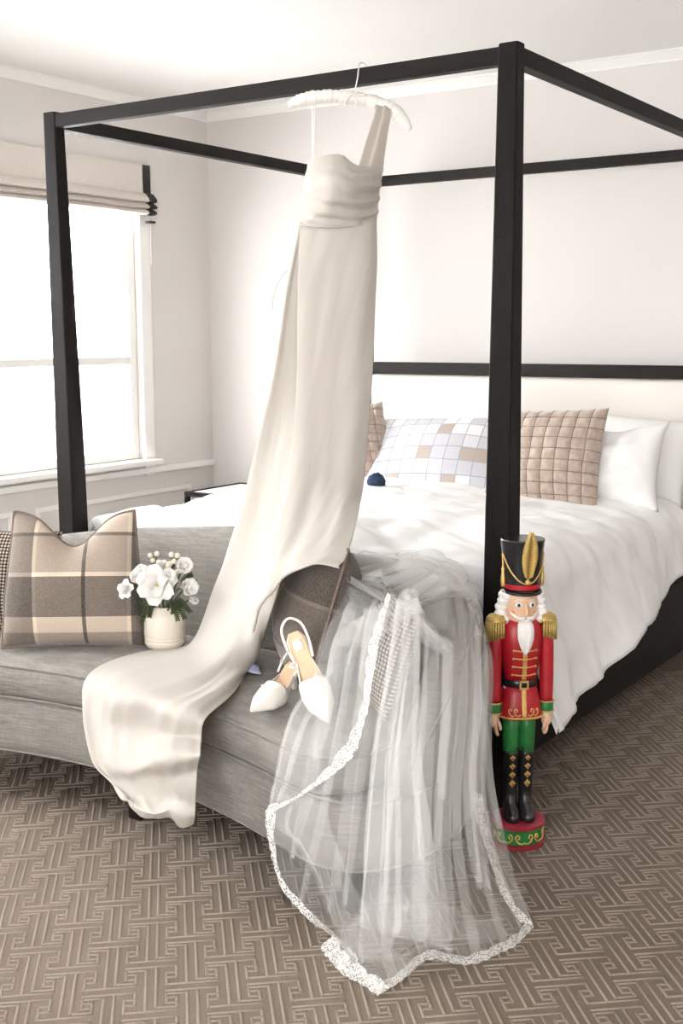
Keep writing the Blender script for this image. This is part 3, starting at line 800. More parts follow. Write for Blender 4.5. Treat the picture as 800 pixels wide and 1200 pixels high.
# side panel sweeping into the train
Bc = Q([Yr([(351, 262), (356, 262), (362, 262), (368, 262), (376, 262)], -.10, -.08),
        Yr([(336, 330), (343, 330), (352, 330), (360, 330), (370, 330)], -.13, -.10),
        Yr([(318, 450), (328, 450), (342, 450), (355, 450), (368, 450)], -.16, -.14),
        Yr([(293, 560), (308, 558), (325, 556), (343, 553), (362, 550)], -.24, -.30),
        Yr([(274, 628), (290, 630), (308, 632), (325, 632), (345, 630)], -.33, -.45),
        Yr([(255, 682), (270, 692), (287, 704), (302, 712), (318, 715)], -.37, -.60),
        [(222, 757, 'Z', .470), (243, 762, 'Z', .52), (264, 768, 'Z', .53), (284, 772, 'Z', .51), (299, 772, 'Z', .475)],
        [(155, 766, 'Z', .470), (188, 783, 'Z', .495), (218, 800, 'Z', .505), (247, 808, 'Z', .490), (274, 812, 'Z', .468)],
        [(104, 790, 'Z', .470), (130, 806, 'Z', .480), (167, 818, 'Z', .485), (206, 832, 'Z', .480), (241, 841, 'Z', .465)],
        [(97, 832, 'Y', -.86), (122, 846, 'Y', -.86), (156, 855, 'Y', -.87), (196, 862, 'Y', -.88), (236, 866, 'Y', -.87)],
        [(103, 876, 'Y', -.89), (122, 888, 'Y', -.90), (152, 901, 'Y', -.93), (190, 890, 'Y', -.955), (234, 886, 'Y', -.94)],
        [(110, 896, 'Y', -.90), (130, 908, 'Y', -.90), (160, 915, 'Y', -.905), (196, 908, 'Y', -.885), (231, 902, 'Y', -.875)],
        [(126, 914, 'Y', -.91), (143, 926, 'Y', -.91), (169, 936, 'Y', -.91), (200, 930, 'Y', -.895), (230, 925, 'Y', -.89)],
        [(141, 926, 'Y', -.925), (155, 943, 'Y', -.93), (177, 955, 'Y', -.95), (203, 948, 'Y', -.955), (229, 951, 'Y', -.94)],
        [(152, 936, 'Y', -.925), (164, 955, 'Y', -.925), (186, 963, 'Y', -.92), (208, 964, 'Y', -.91), (227, 965, 'Y', -.905)]])
g = patch(Bc, 200, 90)
nv, nu = g.shape[:2]; u = np.linspace(0, 1, nu)[None, :]; v = np.linspace(0, 1, nv)[:, None]
nn = normals(g); sgn = np.where((nn*(CAM-g)).sum(2) > 0, 1.0, -1.0)[..., None]
low = np.clip((v-.40)/.2, 0, 1)*np.clip((1.0-v)/.25, .25, 1); up = 1-low
rid = lambda x: (1-np.abs(np.sin(np.pi*x)))**1.6
f1 = (.022*rid(2.15*u+.10*v+.18)+.012*rid(4.4*u-.55*v+.3)-.008)*low
f2 = (.014*np.sin(2*np.pi*(1.2*u)+.8)+.005*np.sin(2*np.pi*2.7*u))*up*np.clip(v*6, 0, 1)
# radiating creases at the left where the train turns over the seat edge
cz = .009*np.sin(2*np.pi*(9*v+2.0*u))*np.exp(-((v-.56)/.08)**2)*np.clip(1-u*1.6, 0, 1)
wr = np.array([[.004*fbm(uu*4, vv*9, 5.1, 3) for uu in np.linspace(0, 1, nu)] for vv in np.linspace(0, 1, nv)])
e = np.clip(np.minimum(u, 1-u)*12, 0, 1)
g = g+nn*sgn*((f1+f2+cz)*e+wr)[..., None]
g[75:] = push_out(g[75:], .008, .10, .02, 1, SOFAONLY)
for _ in range(10):
    a0 = 92 if _ < 7 else 60
    h = g.copy(); h[a0:-1, 1:-1] = .4*g[a0:-1, 1:-1]+.15*(g[a0-1:-2, 1:-1]+g[a0+1:, 1:-1]+g[a0:-1, :-2]+g[a0:-1, 2:]); h[a0:-1, 0] = .5*g[a0:-1, 0]+.25*(g[a0-1:-2, 0]+g[a0+1:, 0]); h[a0:-1, -1] = .5*g[a0:-1, -1]+.25*(g[a0-1:-2, -1]+g[a0+1:, -1])
    h[-1, 1:-1] = .5*g[-1, 1:-1]+.25*(g[-1, :-2]+g[-1, 2:]); g = h
gp(sheet('train', g, M_DRESS, None, .0025))
# back panel closing the skirt
Bk = Q([Yr([(353, 262), (385, 262), (415, 260), (441, 257)], -.09, .035),
        Yr([(338, 330), (375, 330), (410, 330), (438, 330)], -.10, .02),
        Yr([(320, 450), (358, 450), (398, 450), (432, 450)], -.12, -.03),
        Yr([(296, 558), (340, 556), (386, 558), (425, 560)], -.19, -.13),
        Yr([(278, 628), (325, 640), (370, 634), (418, 604)], -.29, -.29),
        Yr([(262, 680), (310, 700), (350, 690), (402, 655)], -.36, -.47)])
g = patch(Bk, 60, 50); v = np.linspace(0, 1, 60)[:, None]; u = np.linspace(0, 1, 50)[None, :]
g[..., 1] += .09*np.sin(np.pi*u)*(1-.75*v)+.01*np.sin(2*np.pi*3*u)*v
gp(sheet('skirt_back', g, M_DRESS, None, .0025))
# bodice with cowl drape
Bo = Q([[(361, 190, 'Y', -.11), (372, 185, 'Y', -.125), (388, 181, 'Y', -.12), (402, 183, 'Y', -.10), (414, 192, 'Y', -.075), (428, 196, 'Y', -.035), (449, 190, 'Y', .045)],
        [(358, 204, 'Y', -.115), (370, 203, 'Y', -.15), (388, 203, 'Y', -.16), (404, 205, 'Y', -.135), (418, 208, 'Y', -.09), (432, 208, 'Y', -.03), (446, 208, 'Y', .045)],
        [(355, 226, 'Y', -.115), (368, 228, 'Y', -.155), (386, 230, 'Y', -.17), (404, 230, 'Y', -.14), (419, 228, 'Y', -.09), (432, 226, 'Y', -.03), (444, 226, 'Y', .04)],
        [(352, 247, 'Y', -.115), (366, 249, 'Y', -.14), (384, 250, 'Y', -.14), (402, 250, 'Y', -.115), (418, 248, 'Y', -.075), (431, 246, 'Y', -.02), (442, 244, 'Y', .035)],
        [(351, 263, 'Y', -.115), (365, 265, 'Y', -.125), (383, 266, 'Y', -.115), (401, 266, 'Y', -.09), (417, 264, 'Y', -.06), (430, 262, 'Y', -.015), (441, 259, 'Y', .032)]])
g = patch(Bo, 80, 80); v = np.linspace(0, 1, 80)[:, None]; u = np.linspace(0, 1, 80)[None, :]
nn = normals(g); sgn = np.where((nn*(CAM-g)).sum(2) > 0, 1.0, -1.0)[..., None]
t_ = v*1.0+.75*(u-.5)**2*np.where(u < .55, .6, 1.0)-.45*np.clip(u-.45, 0, 1)
dr = .0045*np.sin(2*np.pi*(4.6*t_-.2))*np.clip((v-.12)/.2, 0, 1)*np.clip((1-v)/.15, 0, 1)*np.clip(u*3-.1, 0, 1)
wr = np.array([[.003*fbm(uu*5+vv*3, vv*5, 8.1, 3) for uu in np.linspace(0, 1, 80)] for vv in np.linspace(0, 1, 80)])
g = g+nn*sgn*(dr+wr)[..., None]; gp(sheet('bodice', g, M_DRESS, None, .003))
Bb = Q([Yr([(361, 196), (388, 196), (418, 200), (449, 196)], -.105, .045), Yr([(355, 228), (386, 230), (418, 228), (444, 226)], -.11, .04), Yr([(351, 263), (383, 264), (417, 262), (441, 259)], -.11, .032)])
g = patch(Bb, 30, 40); g[..., 1] += .09*np.sin(np.pi*np.linspace(0, 1, 40))[None, :]; gp(sheet('bodice_back', g, M_DRESS, None, .003))
St = Q([Yr([(440, 121), (449, 118), (458, 122)], .045, .075), Yr([(441, 132), (449, 131), (457, 133)], .012, .045), Yr([(434, 155), (445, 155), (454, 155)], -.01, .045), Yr([(426, 180), (440, 182), (451, 182)], -.035, .042), Yr([(418, 206), (434, 209), (447, 209)], -.06, .05)])
g = patch(St, 50, 24); v = np.linspace(0, 1, 50)[:, None]; u = np.linspace(0, 1, 24)[None, :]
g[..., 1] -= .004+.006*np.sin(2*np.pi*(1.6*u+.5*v)); gp(sheet('shoulder_strap', g, M_DRESS, None, .003))
St = Q([Yr([(440, 121), (449, 118), (458, 122)], .045, .075), Yr([(443, 134), (450, 133), (458, 134)], .075, .085), Yr([(438, 160), (447, 160), (453, 160)], .06, .07), Yr([(432, 198), (442, 198), (448, 198)], .04, .05)])
gp(sheet('shoulder_strap', patch(St, 30, 14), M_DRESS, None, .003))
gp(tube('waist_seam', cr(np.array([np.array(q)+[0, -.004, 0] for q in Bo[-1]]), 50), .0022, M_DRESS, None, 6))
gp(tube('hanger_loop', cr(np.array([P(365, 116, -.105), P(366, 135, -.11), P(366.5, 165, -.112), P(366, 188, -.115)]), 20), .0022, M_SATIN, None, 6))
gp(tube('hanger_loop', cr(np.array([P(369, 116, -.085), P(368.5, 135, -.09), P(368, 165, -.10), P(368, 188, -.11)]), 20), .0018, M_SATIN, None, 6))
lp = cr(np.array([P(338, 316, -.11), P(332, 321, -.11), P(325, 332, -.11), P(320, 348, -.11), P(319, 362, -.11)]), 24)
gp(tube('bustle_ribbon', lp, .003, M_SATIN, None, 6, flat=.3))

# ------------------------------------------------------------------ the veil
VEIL = thing('lace_edged_veil', 'sheer white tulle veil with lace edging draped over the sofa arm to the floor', 'veil', tuple(PZ(470, 1100, 0)))
VL = np.array(VEIL.location)
def vp(o): o.parent = VEIL; o.matrix_parent_inverse = Matrix.Translation(tuple(-VL)); return o
def samp(g, uu):
    """sample rows of g at fractional column uu (nr, nc)"""
    nr, nc = g.shape[:2]; x = np.clip(uu, 0, 1)*(nc-1); i = np.minimum(x.astype(int), nc-2); f = (x-i)[..., None]
    r = np.arange(nr)[:, None]; return g[r, i]*(1-f)+g[r, i+1]*f
def pleat(rows, nr, nc, k, over, depth, fade=(.15, .93), seed=0, margin=.012, drift=.3, cols=False, crumple=.004):
    g0 = patch(rows, nr, 160)
    if cols: pass
    u = np.linspace(0, 1, nc)[None, :]; v = np.linspace(0, 1, nr)[:, None]
    rs = np.random.RandomState(seed); ph = rs.rand(4)*6.28
    amp = np.clip(v/fade[0], 0, 1)*np.clip((1-v)/(1-fade[1]), 0, 1)
    phase = 2*np.pi*(k*u+drift*v)+ph[0]+.9*np.sin(2*np.pi*u*1.3+ph[1])+.5*np.sin(3*v+ph[2])
    e = np.clip(np.minimum(u, 1-u)*8, 0, 1)
    mod = .55+.45*np.sin(2*np.pi*(.9*u+.2*v)+ph[3])
    uu = u+over*amp*e*mod*np.sin(phase)/(2*np.pi*k)
    g = samp(g0, uu); nn = normals(g0); nn = samp(nn, uu)
    sg = np.where((nn*(CAM-g)).sum(2) > 0, 1.0, -1.0)[..., None]
    cr_ = np.array([[crumple*fbm(a*7+seed, b*7, seed*1.7, 3) for a in u[0]] for b in v[:, 0]])
    g = g+nn*sg*(depth*amp*e*mod*(np.cos(phase)+.6)+cr_)[..., None]
    return push_out(g, margin, .10, .007, 0)
def T(cols):
    n = len(cols[0]); return [[c[i] for c in cols] for i in range(n)]
def lace(edge, inner, w, scal=.010, rep=.028, lift=.003):
    """a scalloped strip: edge polyline, inner = points further into the cloth"""
    e = np.asarray(edge); d = np.asarray(inner)-e; d /= np.linalg.norm(d, axis=1, keepdims=True)+1e-9
    L = np.concatenate([[0], np.cumsum(np.linalg.norm(np.diff(e, axis=0), axis=1))]); n = max(20, int(L[-1]/.004))
    s = np.linspace(0, L[-1], n); E = np.stack([np.interp(s, L, e[:, k]) for k in range(3)], -1); D = np.stack([np.interp(s, L, d[:, k]) for k in range(3)], -1)
    D /= np.linalg.norm(D, axis=1, keepdims=True); ph = s/rep
    out = scal*(.35+.65*np.abs(np.sin(np.pi*ph)))*(.8+.3*np.sin(ph*1.7)); inn = w*(.72+.28*np.abs(np.sin(np.pi*ph*.5+.4))**.7)
    g = np.zeros((6, n, 3))
    for k, t in enumerate(np.linspace(0, 1, 6)): g[k] = E-D*out[:, None]*(1-t)+D*inn[:, None]*t
    tocam = CAM-g; tocam /= np.linalg.norm(tocam, axis=2, keepdims=True)
    g = g+tocam*0; g[..., 2] += lift; g[..., 1] -= lift
    g[..., 2] = np.maximum(g[..., 2], .006)
    return vp(sheet('lace_trim', g, M_LACE))
Yc = lambda L: [P(*q) if len(q) == 3 else PZ(q[0], q[1], q[3]) for q in L]
cols = [Yc(c) for c in (
    [(420, 662, -.16), (392, 705, -.42), (374, 750, -.60), (366, 795, -.74), (340, 838, -.88), (324, 910, -.94), (314, 962, -.95), (320, 1005, -.95), (330, 1040, -.95)],
    [(440, 658, -.14), (425, 700, -.56), (412, 750, -.72), (402, 800, -.80), (390, 860, -.92), (375, 930, -.95), (358, 1000, -.96), (352, 1050, -.95), (360, 1075, -.95)],
    [(465, 655, -.14), (452, 698, -.62), (440, 745, -.77), (430, 800, -.82), (420, 870, -.93), (412, 950, -.95), (402, 1030, -.95), (394, 1080, -.94), (392, 1100, 'Z', .008)],
    [(485, 655, -.14), (472, 696, -.60), (464, 755, -.77), (458, 820, -.84), (448, 900, -.94), (440, 990, -.96), (434, 1070, -.96), (436, 1130, 'Z', .012), (444, 1160, 'Z', .008)],
    [(505, 660, -.14), (500, 702, -.52), (500, 760, -.70), (498, 830, -.84), (492, 910, -.94), (490, 1000, -.95), (492, 1070, -.94), (497, 1105, 'Z', .012), (502, 1124, 'Z', .008)],
    [(530, 668, -.14), (530, 702, -.32), (535, 760, -.50), (534, 830, -.72), (526, 910, -.82), (526, 990, -.84), (534, 1060, -.80), (543, 1110, 'Z', .012), (548, 1130, 'Z', .008)],
    [(553, 690, -.15), (557, 720, -.25), (562, 775, -.42), (560, 840, -.54), (556, 910, -.62), (564, 980, -.66), (580, 1050, -.66), (597, 1092, 'Z', .012), (602, 1108, 'Z', .008)],
    [(562, 705, -.16), (567, 745, -.25), (568, 790, -.34), (566, 840, -.42), (574, 910, -.46), (590, 980, -.52), (606, 1036, -.56), (620, 1072, 'Z', .012), (625, 1085, 'Z', .008)])]
g = pleat(T(cols), 130, 320, 12, 2.8, .010, (.1, .93), 3, .012, .25)
vp(sheet('tulle', g, M_VEIL)); BASE = g
g0 = patch(T(cols), 60, 120); lace(g0[-1], g0[-8], .036, .010)
lace(g0[42:, 0], g0[42:, 8], .026, .008)
# overlying layer on the left, its lace edge running across the sofa
Lr = [Yc(r) for r in ([(424, 662, -.18), (436, 675, -.42), (448, 688, -.57), (458, 698, -.64)],
    [(382, 740, -.62), (400, 745, -.64), (422, 752, -.77), (442, 762, -.80)],
    [(366, 795, -.77), (388, 805, -.80), (410, 818, -.85), (430, 835, -.90)],
    [(338, 845, -.91), (362, 855, -.95), (388, 868, -.97), (412, 886, -.98)],
    [(322, 912, -.97), (342, 914, -.98), (362, 915, -.985), (382, 914, -.99)],
    [(313, 958, -.98), (321, 952, -.985), (330, 947, -.99), (340, 942, -.99)])]
g = pleat(Lr, 90, 120, 4, 2.2, .010, (.1, .9), 5, .02, .3); vp(sheet('tulle', g, M_VEIL))
h0 = patch(Lr, 70, 60); lace(np.concatenate([h0[:, -1], h0[-1, ::-1][4:]]), np.concatenate([h0[:, -8], h0[-8, ::-1][4:]]), .030, .007)
# a second lower fold on the left
Lr = [Yc(r) for r in ([(330, 930, -.985), (350, 935, -.99), (372, 925, -.99), (392, 905, -.985)],
    [(322, 965, -.99), (345, 970, -1.0), (370, 965, -1.0), (385, 955, -.99)],
    [(345, 985, -.99), (362, 995, -1.0), (385, 1000, -1.0), (400, 1005, -.99)],
    [(370, 1035, -.98), (385, 1040, -.99), (402, 1040, -.99), (418, 1045, -.98)],
    [(398, 1095, -.96), (408, 1092, -.97), (420, 1085, -.97), (436, 1070, -.97)])]
g = pleat(Lr, 60, 80, 3, 2.0, .008, (.1, .9), 9, .02, .3); vp(sheet('tulle', g, M_VEIL))
# central fall, gathered thickly
for sd, sh_ in ((12, 0), (21, .012)):
    Lr = [Yc(r) for r in ([(468, 690, -.63-sh_), (478, 690, -.63-sh_), (490, 692, -.60-sh_)],
        [(452, 790, -.84-sh_), (474, 790, -.84-sh_), (492, 800, -.82-sh_)],
        [(438, 880, -.95-sh_), (465, 880, -.96-sh_), (494, 890, -.95-sh_)],
        [(430, 990, -.99-sh_), (465, 990, -1.0-sh_), (508, 990, -.98-sh_)],
        [(424, 1088, -.98-sh_), (465, 1098, -1.0-sh_), (519, 1108, -.95-sh_)])]
    g = pleat(Lr, 90, 120, 4, 3.0, .012, (.05, .98), sd, .02, .3); vp(sheet('tulle', g, M_VEIL))
# right outer fold whose lace hem turns up beside the nutcracker
Lr = [Yc(r) for r in ([(556, 780, -.47), (562, 780, -.44), (568, 782, -.40)], [(563, 870, -.54), (568, 872, -.51), (575, 880, -.48)], [(555, 935, -.60), (570, 940, -.57), (585, 948, -.53)],
    [(572, 1000, -.63), (586, 1010, -.60), (601, 1020, -.57)], [(590, 1050, -.64), (601, 1052, -.61), (614, 1056, -.58)], [(612, 1082, 'Z', .02), (618, 1083, 'Z', .018), (625, 1086, 'Z', .015)])]
g = pleat(Lr, 80, 50, 2, 1.8, .008, (.1, .95), 14, .02, .2); vp(sheet('tulle', g, M_VEIL))
h0 = patch(Lr, 80, 30); lace(h0[30:, 0], h0[30:, 10], .030, .006)
# puddle of tulle on the floor
Lr = [Yc(r) for r in ([(430, 1050, -.97), (470, 1050, -.97), (520, 1060, -.95), (560, 1075, 'Z', .05), (590, 1078, 'Z', .04)],
    [(405, 1095, 'Z', .05), (455, 1090, 'Z', .09), (510, 1082, 'Z', .07), (555, 1088, 'Z', .05), (585, 1088, 'Z', .03)],
    [(400, 1120, 'Z', .02), (450, 1125, 'Z', .04), (505, 1100, 'Z', .03), (550, 1105, 'Z', .025), (590, 1100, 'Z', .015)])]
g = pleat(Lr, 40, 120, 4, 2.0, .010, (.1, .9), 17, .012, .3, crumple=.012); vp(sheet('tulle', g, M_VEIL))
# front corner of the hem folded back in a point
Lr = [Yc(r) for r in ([(378, 1108, 'Z', .02), (400, 1090, 'Z', .05), (430, 1072, 'Z', .10)], [(398, 1135, 'Z', .018), (425, 1122, 'Z', .04), (455, 1110, 'Z', .06)], [(446, 1166, 'Z', .012), (470, 1148, 'Z', .02), (495, 1128, 'Z', .03)])]
g = pleat(Lr, 50, 50, 2, 1.5, .008, (.1, .95), 19, .01, .2, crumple=.008); vp(sheet('tulle', g, M_VEIL))
h0 = patch(Lr, 40, 30); lace(h0[:, 0], h0[:, 10], .036, .008)
# narrow gathered pleats standing off the sheet
rs = np.random.RandomState(4); bg0 = patch(T(cols), 90, 200); bn = normals(bg0); bn = bn*np.where((bn*(CAM-bg0)).sum(2) > 0, 1.0, -1.0)[..., None]
for q in range(16):
    u0 = .06+.88*(q+rs.rand()*.7)/16; w0 = .012+.022*rs.rand(); va = .08+.10*rs.rand(); vb = .45+.45*rs.rand(); dr_ = (rs.rand()-.5)*.10
    n_ = 46; G = np.zeros((n_, 7, 3))
    for i, v_ in enumerate(np.linspace(va, vb, n_)):
        t_ = i/(n_-1); wd_ = w0*(.15+.85*math.sin(math.pi*min(1, .05+t_*.95))**.6)*(1 if t_ < .9 else (1-t_)/.1)
        for j, a in enumerate(np.linspace(-1, 1, 7)):
            uu = min(.995, max(.005, u0+dr_*t_+a*wd_)); x = uu*199; ii = min(198, int(x)); f = x-ii; r_ = int(v_*89)
            r2 = min(89, r_+1); fr = v_*89-r_
            p_ = (bg0[r_, ii]*(1-f)+bg0[r_, ii+1]*f)*(1-fr)+(bg0[r2, ii]*(1-f)+bg0[r2, ii+1]*f)*fr
            G[i, j] = p_+bn[r_, ii]*(.010+.016*(1-a*a)*min(1, t_*5))
    vp(sheet('tulle_pleat', push_out(G, .014, .1, .007, 0), M_VEIL))
# crumpled heap on top of the sofa back and bed foot
for sd, dy, dz in ((31, 0, 0), (37, -.015, .012)):
    Lr = [Yc(r) for r in ([(414, 668, -.05), (445, 657, -.02), (485, 652, .0), (525, 660, -.02), (558, 690, -.06)],
        [(410, 676, -.18), (448, 668, -.16), (485, 664, -.16), (522, 672, -.16), (560, 698, -.14)],
        [(402, 694, -.36), (440, 690, -.54), (480, 690, -.58), (520, 692, -.44), (562, 708, -.20)])]
    g = pleat(Lr, 60, 140, 6, 2.6, .010, (.05, .98), sd, .012, .4, crumple=.016)
    g[..., 1] += dy; g[..., 2] += dz; vp(sheet('tulle', g, M_VEIL2))
kn = MB()
kc = P(482, 680, -.30)
for i in range(5):
    a = i*1.25; r_ = .03+.012*math.sin(i*2.1)
    pts = [kc+np.array([r_*math.cos(t+a)*(.9+.2*math.sin(3*t)), r_*.7*math.sin(t+a)*math.cos(i), r_*.9*math.sin(t)*math.sin(i+.6)]) for t in np.linspace(0, 2*math.pi, 24, endpoint=False)]
    kn.tube(pts, .008, 6, closed=True, flat=.35)
vp(kn.build('gathered_knot', M_VEIL2))
# ------------------------------------------------------------------ nutcracker soldier
NC = thing('nutcracker_figure', 'tall painted nutcracker soldier in red coat and black hat beside the bed post', 'nutcracker', (.112, -.145, 0), R(42))
# local: faces -y, z up
lathe('base_foot', [(.068, .002), (.074, .004), (.074, .013), (.068, .016)], M_DRED, NC, 40)
bd = lathe('base_band', [(.066, .015), (.070, .018), (.070, .056), (.066, .059)], M_GREEN, NC, 40)
lathe('base_top', [(.072, .058), (.0755, .061), (.0755, .069), (.070, .073), (.02, .0735)], M_DRED, NC, 40)
sw = MB()
def on_cyl(r, a, z): return np.array([r*math.sin(a), -r*math.cos(a), z])
for k in range(8):
    a0 = k*math.pi/4
    for s in (-1, 1):
        cv = [(0, .026), (.10, .023), (.22, .028), (.29, .038), (.25, .047), (.17, .045), (.17, .038), (.22, .037)]
        sw.tube(cr(np.array([on_cyl(.0715, a0+s*x*1.15, z) for x, z in cv]), 22), .0022, 6)
sw.build('scrollwork', M_GOLD, bd)
# boots
for s in (-1, 1):
    x = s*.021
    vs = []; rings = []
    for z, rx, ry, cy in ((.073, .022, .036, -.014), (.080, .0235, .038, -.015), (.092, .023, .036, -.014), (.104, .0215, .030, -.009), (.118, .019, .021, 0), (.15, .0185, .0195, .002), (.20, .0205, .021, .002), (.25, .0215, .0225, .002), (.272, .0225, .024, .002)):
        for k in range(24):
            t = 2*math.pi*k/24; zz = z+(.012*math.cos(t*2+math.pi) if z > .27 else 0); vs.append((x+rx*math.cos(t), cy+ry*math.sin(t), zz))
    fs = grid_faces(9, 24, 0, True)+[tuple(range(23, -1, -1)), tuple(8*24+k for k in range(24))]
    bt = from_data('boot', vs, fs, M_BLACK, NC)
    for i, z in enumerate((.175, .200, .224, .248)):
        bm = bmesh.new(); r = bmesh.ops.create_cone(bm, cap_ends=True, segments=4, radius1=.0115, radius2=.004, depth=.006)
        bmesh.ops.transform(bm, matrix=Matrix.Translation((x, -.0205, z)) @ Matrix.Rotation(R(90), 4, 'X') @ Matrix.Diagonal((.8, 1.12, 1, 1)), verts=bm.verts[:])
        d = bmobj('diamond_stud', bm, M_GOLD, bt)
        blob('stud_jewel', (x, -.0245, z), (.0028, .002, .0028), plain('amber_jewel', (.45, .14, .02), .2) if i == 0 and s == -1 else MATS['amber_jewel'], bt, 8)
# trousers
for s in (-1, 1):
    vs, fs = lathe_data([(.0215, .262), (.0225, .29), (.024, .33), (.025, .39)], 24, 1, 1.1, (s*.0215, .002)); from_data('trouser_leg', vs, fs, M_GREEN, NC)
# coat skirt, flaring with a front split panel
vs = []
for z, rx, ry in ((.362, .059, .048), (.366, .0605, .049), (.40, .055, .045), (.43, .049, .040), (.448, .044, .036)):
    for k in range(40):
        t = 2*math.pi*k/40; vs.append((rx*math.copysign(abs(math.cos(t))**.8, math.cos(t)), ry*math.copysign(abs(math.sin(t))**.8, math.sin(t)), z))
ck = from_data('coat_skirt', vs, grid_faces(5, 40, 0, True)+[tuple(range(39, -1, -1)), tuple(160+k for k in range(40))], M_RED, NC)
tube('gold_hem', [(vs[k][0]*1.01, vs[k][1]*1.01, .367) for k in range(40)], .0034, M_GOLD, ck, 6, True)
def skirt_pt(x, z, off=.0015):
    f = (z-.366)/(.448-.366); rx, ry = .0605+(.044-.0605)*f, .049+(.036-.049)*f
    return np.array([x, -ry*(max(0, 1-min(1, abs(x)/rx)**2.5))**.4-off, z])
sc = MB()
for s in (-1, 1):
    cv = [(.010, .378), (.016, .374), (.024, .378), (.027, .388), (.022, .393), (.018, .389), (.021, .384)]
    sc.tube(cr(np.array([skirt_pt(s*x, z) for x, z in cv]), 22), .0018, 6)
    cv = [(.027, .376), (.033, .374), (.039, .380), (.040, .389), (.036, .392), (.034, .387)]
    sc.tube(cr(np.array([skirt_pt(s*x, z) for x, z in cv]), 22), .0018, 6)
sc.build('scrollwork', M_GOLD, ck)
g_ = np.array([[skirt_pt(x, z, .0018) for x in np.linspace(-.0065, .0065, 5)] for z in np.linspace(.369, .446, 12)])
sheet('front_band', g_, M_GOLD, ck, .0015)
# belt, buckle
lathe('belt', [(.0445, .446), (.0462, .448), (.0462, .466), (.0445, .468)], M_BLACK, NC, 40, 1, .82)
bk = MB()
for (c, s) in (((0, -.0395, .4665), (.024, .004, .004)), ((0, -.0395, .4475), (.024, .004, .004)), ((-.010, -.0395, .457), (.004, .004, .0155)), ((.010, -.0395, .457), (.004, .004, .0155))):
    v8 = [(c[0]+a*s[0]/2, c[1]+b*s[1]/2, c[2]+d*s[2]/2) for a in (-1, 1) for b in (-1, 1) for d in (-1, 1)]
    bk.add(v8, [(0, 1, 3, 2), (4, 6, 7, 5), (0, 4, 5, 1), (2, 3, 7, 6), (0, 2, 6, 4), (1, 5, 7, 3)])
bk.build('buckle', M_GOLD, NC, False)
# torso
vs = []
prof = ((.466, .042, .034), (.49, .046, .038), (.53, .052, .043), (.57, .056, .045), (.605, .056, .043), (.625, .048, .038), (.636, .030, .028), (.645, .02, .02))
for z, rx, ry in prof:
    for k in range(40):
        t = 2*math.pi*k/40; vs.append((rx*math.copysign(abs(math.cos(t))**.8, math.cos(t)), ry*math.copysign(abs(math.sin(t))**.8, math.sin(t)), z))
ct = from_data('coat', vs, grid_faces(8, 40, 0, True)+[tuple(range(39, -1, -1)), tuple(280+k for k in range(40))], M_RED, NC)
def coat_pt(x, z, off=.002):
    zs = [p[0] for p in prof]; rx = np.interp(z, zs, [p[1] for p in prof]); ry = np.interp(z, zs, [p[2] for p in prof])
    return np.array([x, -ry*max(0, 1-(abs(x)/rx)**2.5)**.4-off, z])
g_ = np.array([[coat_pt(x, z, .0016) for x in np.linspace(-.006, .006, 5)] for z in np.linspace(.469, .56, 14)])
sheet('front_band', g_, M_GOLD, ct, .0015)
for z in (.485, .508, .531, .553):
    tube('braid', [coat_pt(x, z-.002*math.cos(x*70), .0028) for x in np.linspace(-.030, .030, 16)], .0021, M_GOLD, ct, 6)
    for s in (-1, 1): blob('braid_button', tuple(coat_pt(s*.031, z, .0026)), (.0034, .002, .0034), M_GOLD, ct, 8)
# arms, cuffs, hands, epaulettes
for s in (-1, 1):
    ar = tube('sleeve', cr(np.array([(s*.062, 0, .615), (s*.070, -.001, .57), (s*.072, -.003, .50), (s*.072, -.006, .44), (s*.072, -.008, .405)]), 16), np.interp(np.linspace(0, 1, 16), [0, .15, .5, 1], [.018, .0205, .0195, .0175]), M_RED, NC, 16)
    lathe('cuff', [(.0185, .375), (.0195, .377), (.0195, .402), (.0185, .404)], M_GREEN, ar, 20, 1, 1, (s*.072, -.009))
    for z in (.376, .404): tube('gold_cord', [(s*.072+.0198*math.cos(t), -.009+.0198*math.sin(t), z) for t in np.linspace(0, 2*math.pi, 20, endpoint=False)], .0022, M_GOLD, ar, 6, True)
    hd = MB()
    hd.tube(cr(np.array([(s*.072, -.010, .378), (s*.072, -.012, .360), (s*.071, -.014, .345), (s*.070, -.015, .338)]), 10), [.0105, .0120, .0130, .0135, .0138, .0136, .0130, .0122, .011, .009], 12, flat=1.0)
    for i, (fy, fl) in enumerate(((-.026, .024), (-.019, .028), (-.012, .026), (-.005, .021))):
        hd.tube(cr(np.array([(s*.071, fy+.003, .350), (s*.0705, fy, .336), (s*.068, fy-.001, .336-fl*.5), (s*.064, fy+.001, .336-fl*.85)]), 10), [.0042]*8+[.0036, .0022], 8)
    hd.tube(cr(np.array([(s*.069, -.018, .360), (s*.064, -.028, .352), (s*.061, -.031, .340), (s*.060, -.030, .332)]), 10), [.0048]*8+[.004, .0024], 8)
    hd.build('hand', M_SKIN, NC)
    ep = lathe('epaulette', [(.004, .648), (.020, .644), (.029, .636), (.0305, .628), (.028, .624)], M_GOLDG, NC, 24, 1.0, 1.0, (s*.066, 0))
    fr = MB()
    for k in range(26):
        t = 2*math.pi*k/26
        if s*math.cos(t) < -.55: continue
        a = np.array([s*.066+.0285*math.cos(t), .0285*math.sin(t), .628]); b = a+np.array([.0015*math.cos(t), .0015*math.sin(t), -.044-.012*max(0, s*math.cos(t))]); fr.tube([a, (a+b)/2+np.array([.001*math.cos(t), .001*math.sin(t), 0]), b], [.0032, .0036, .0030], 6)
    fr.build('fringe', M_GOLDG, ep)
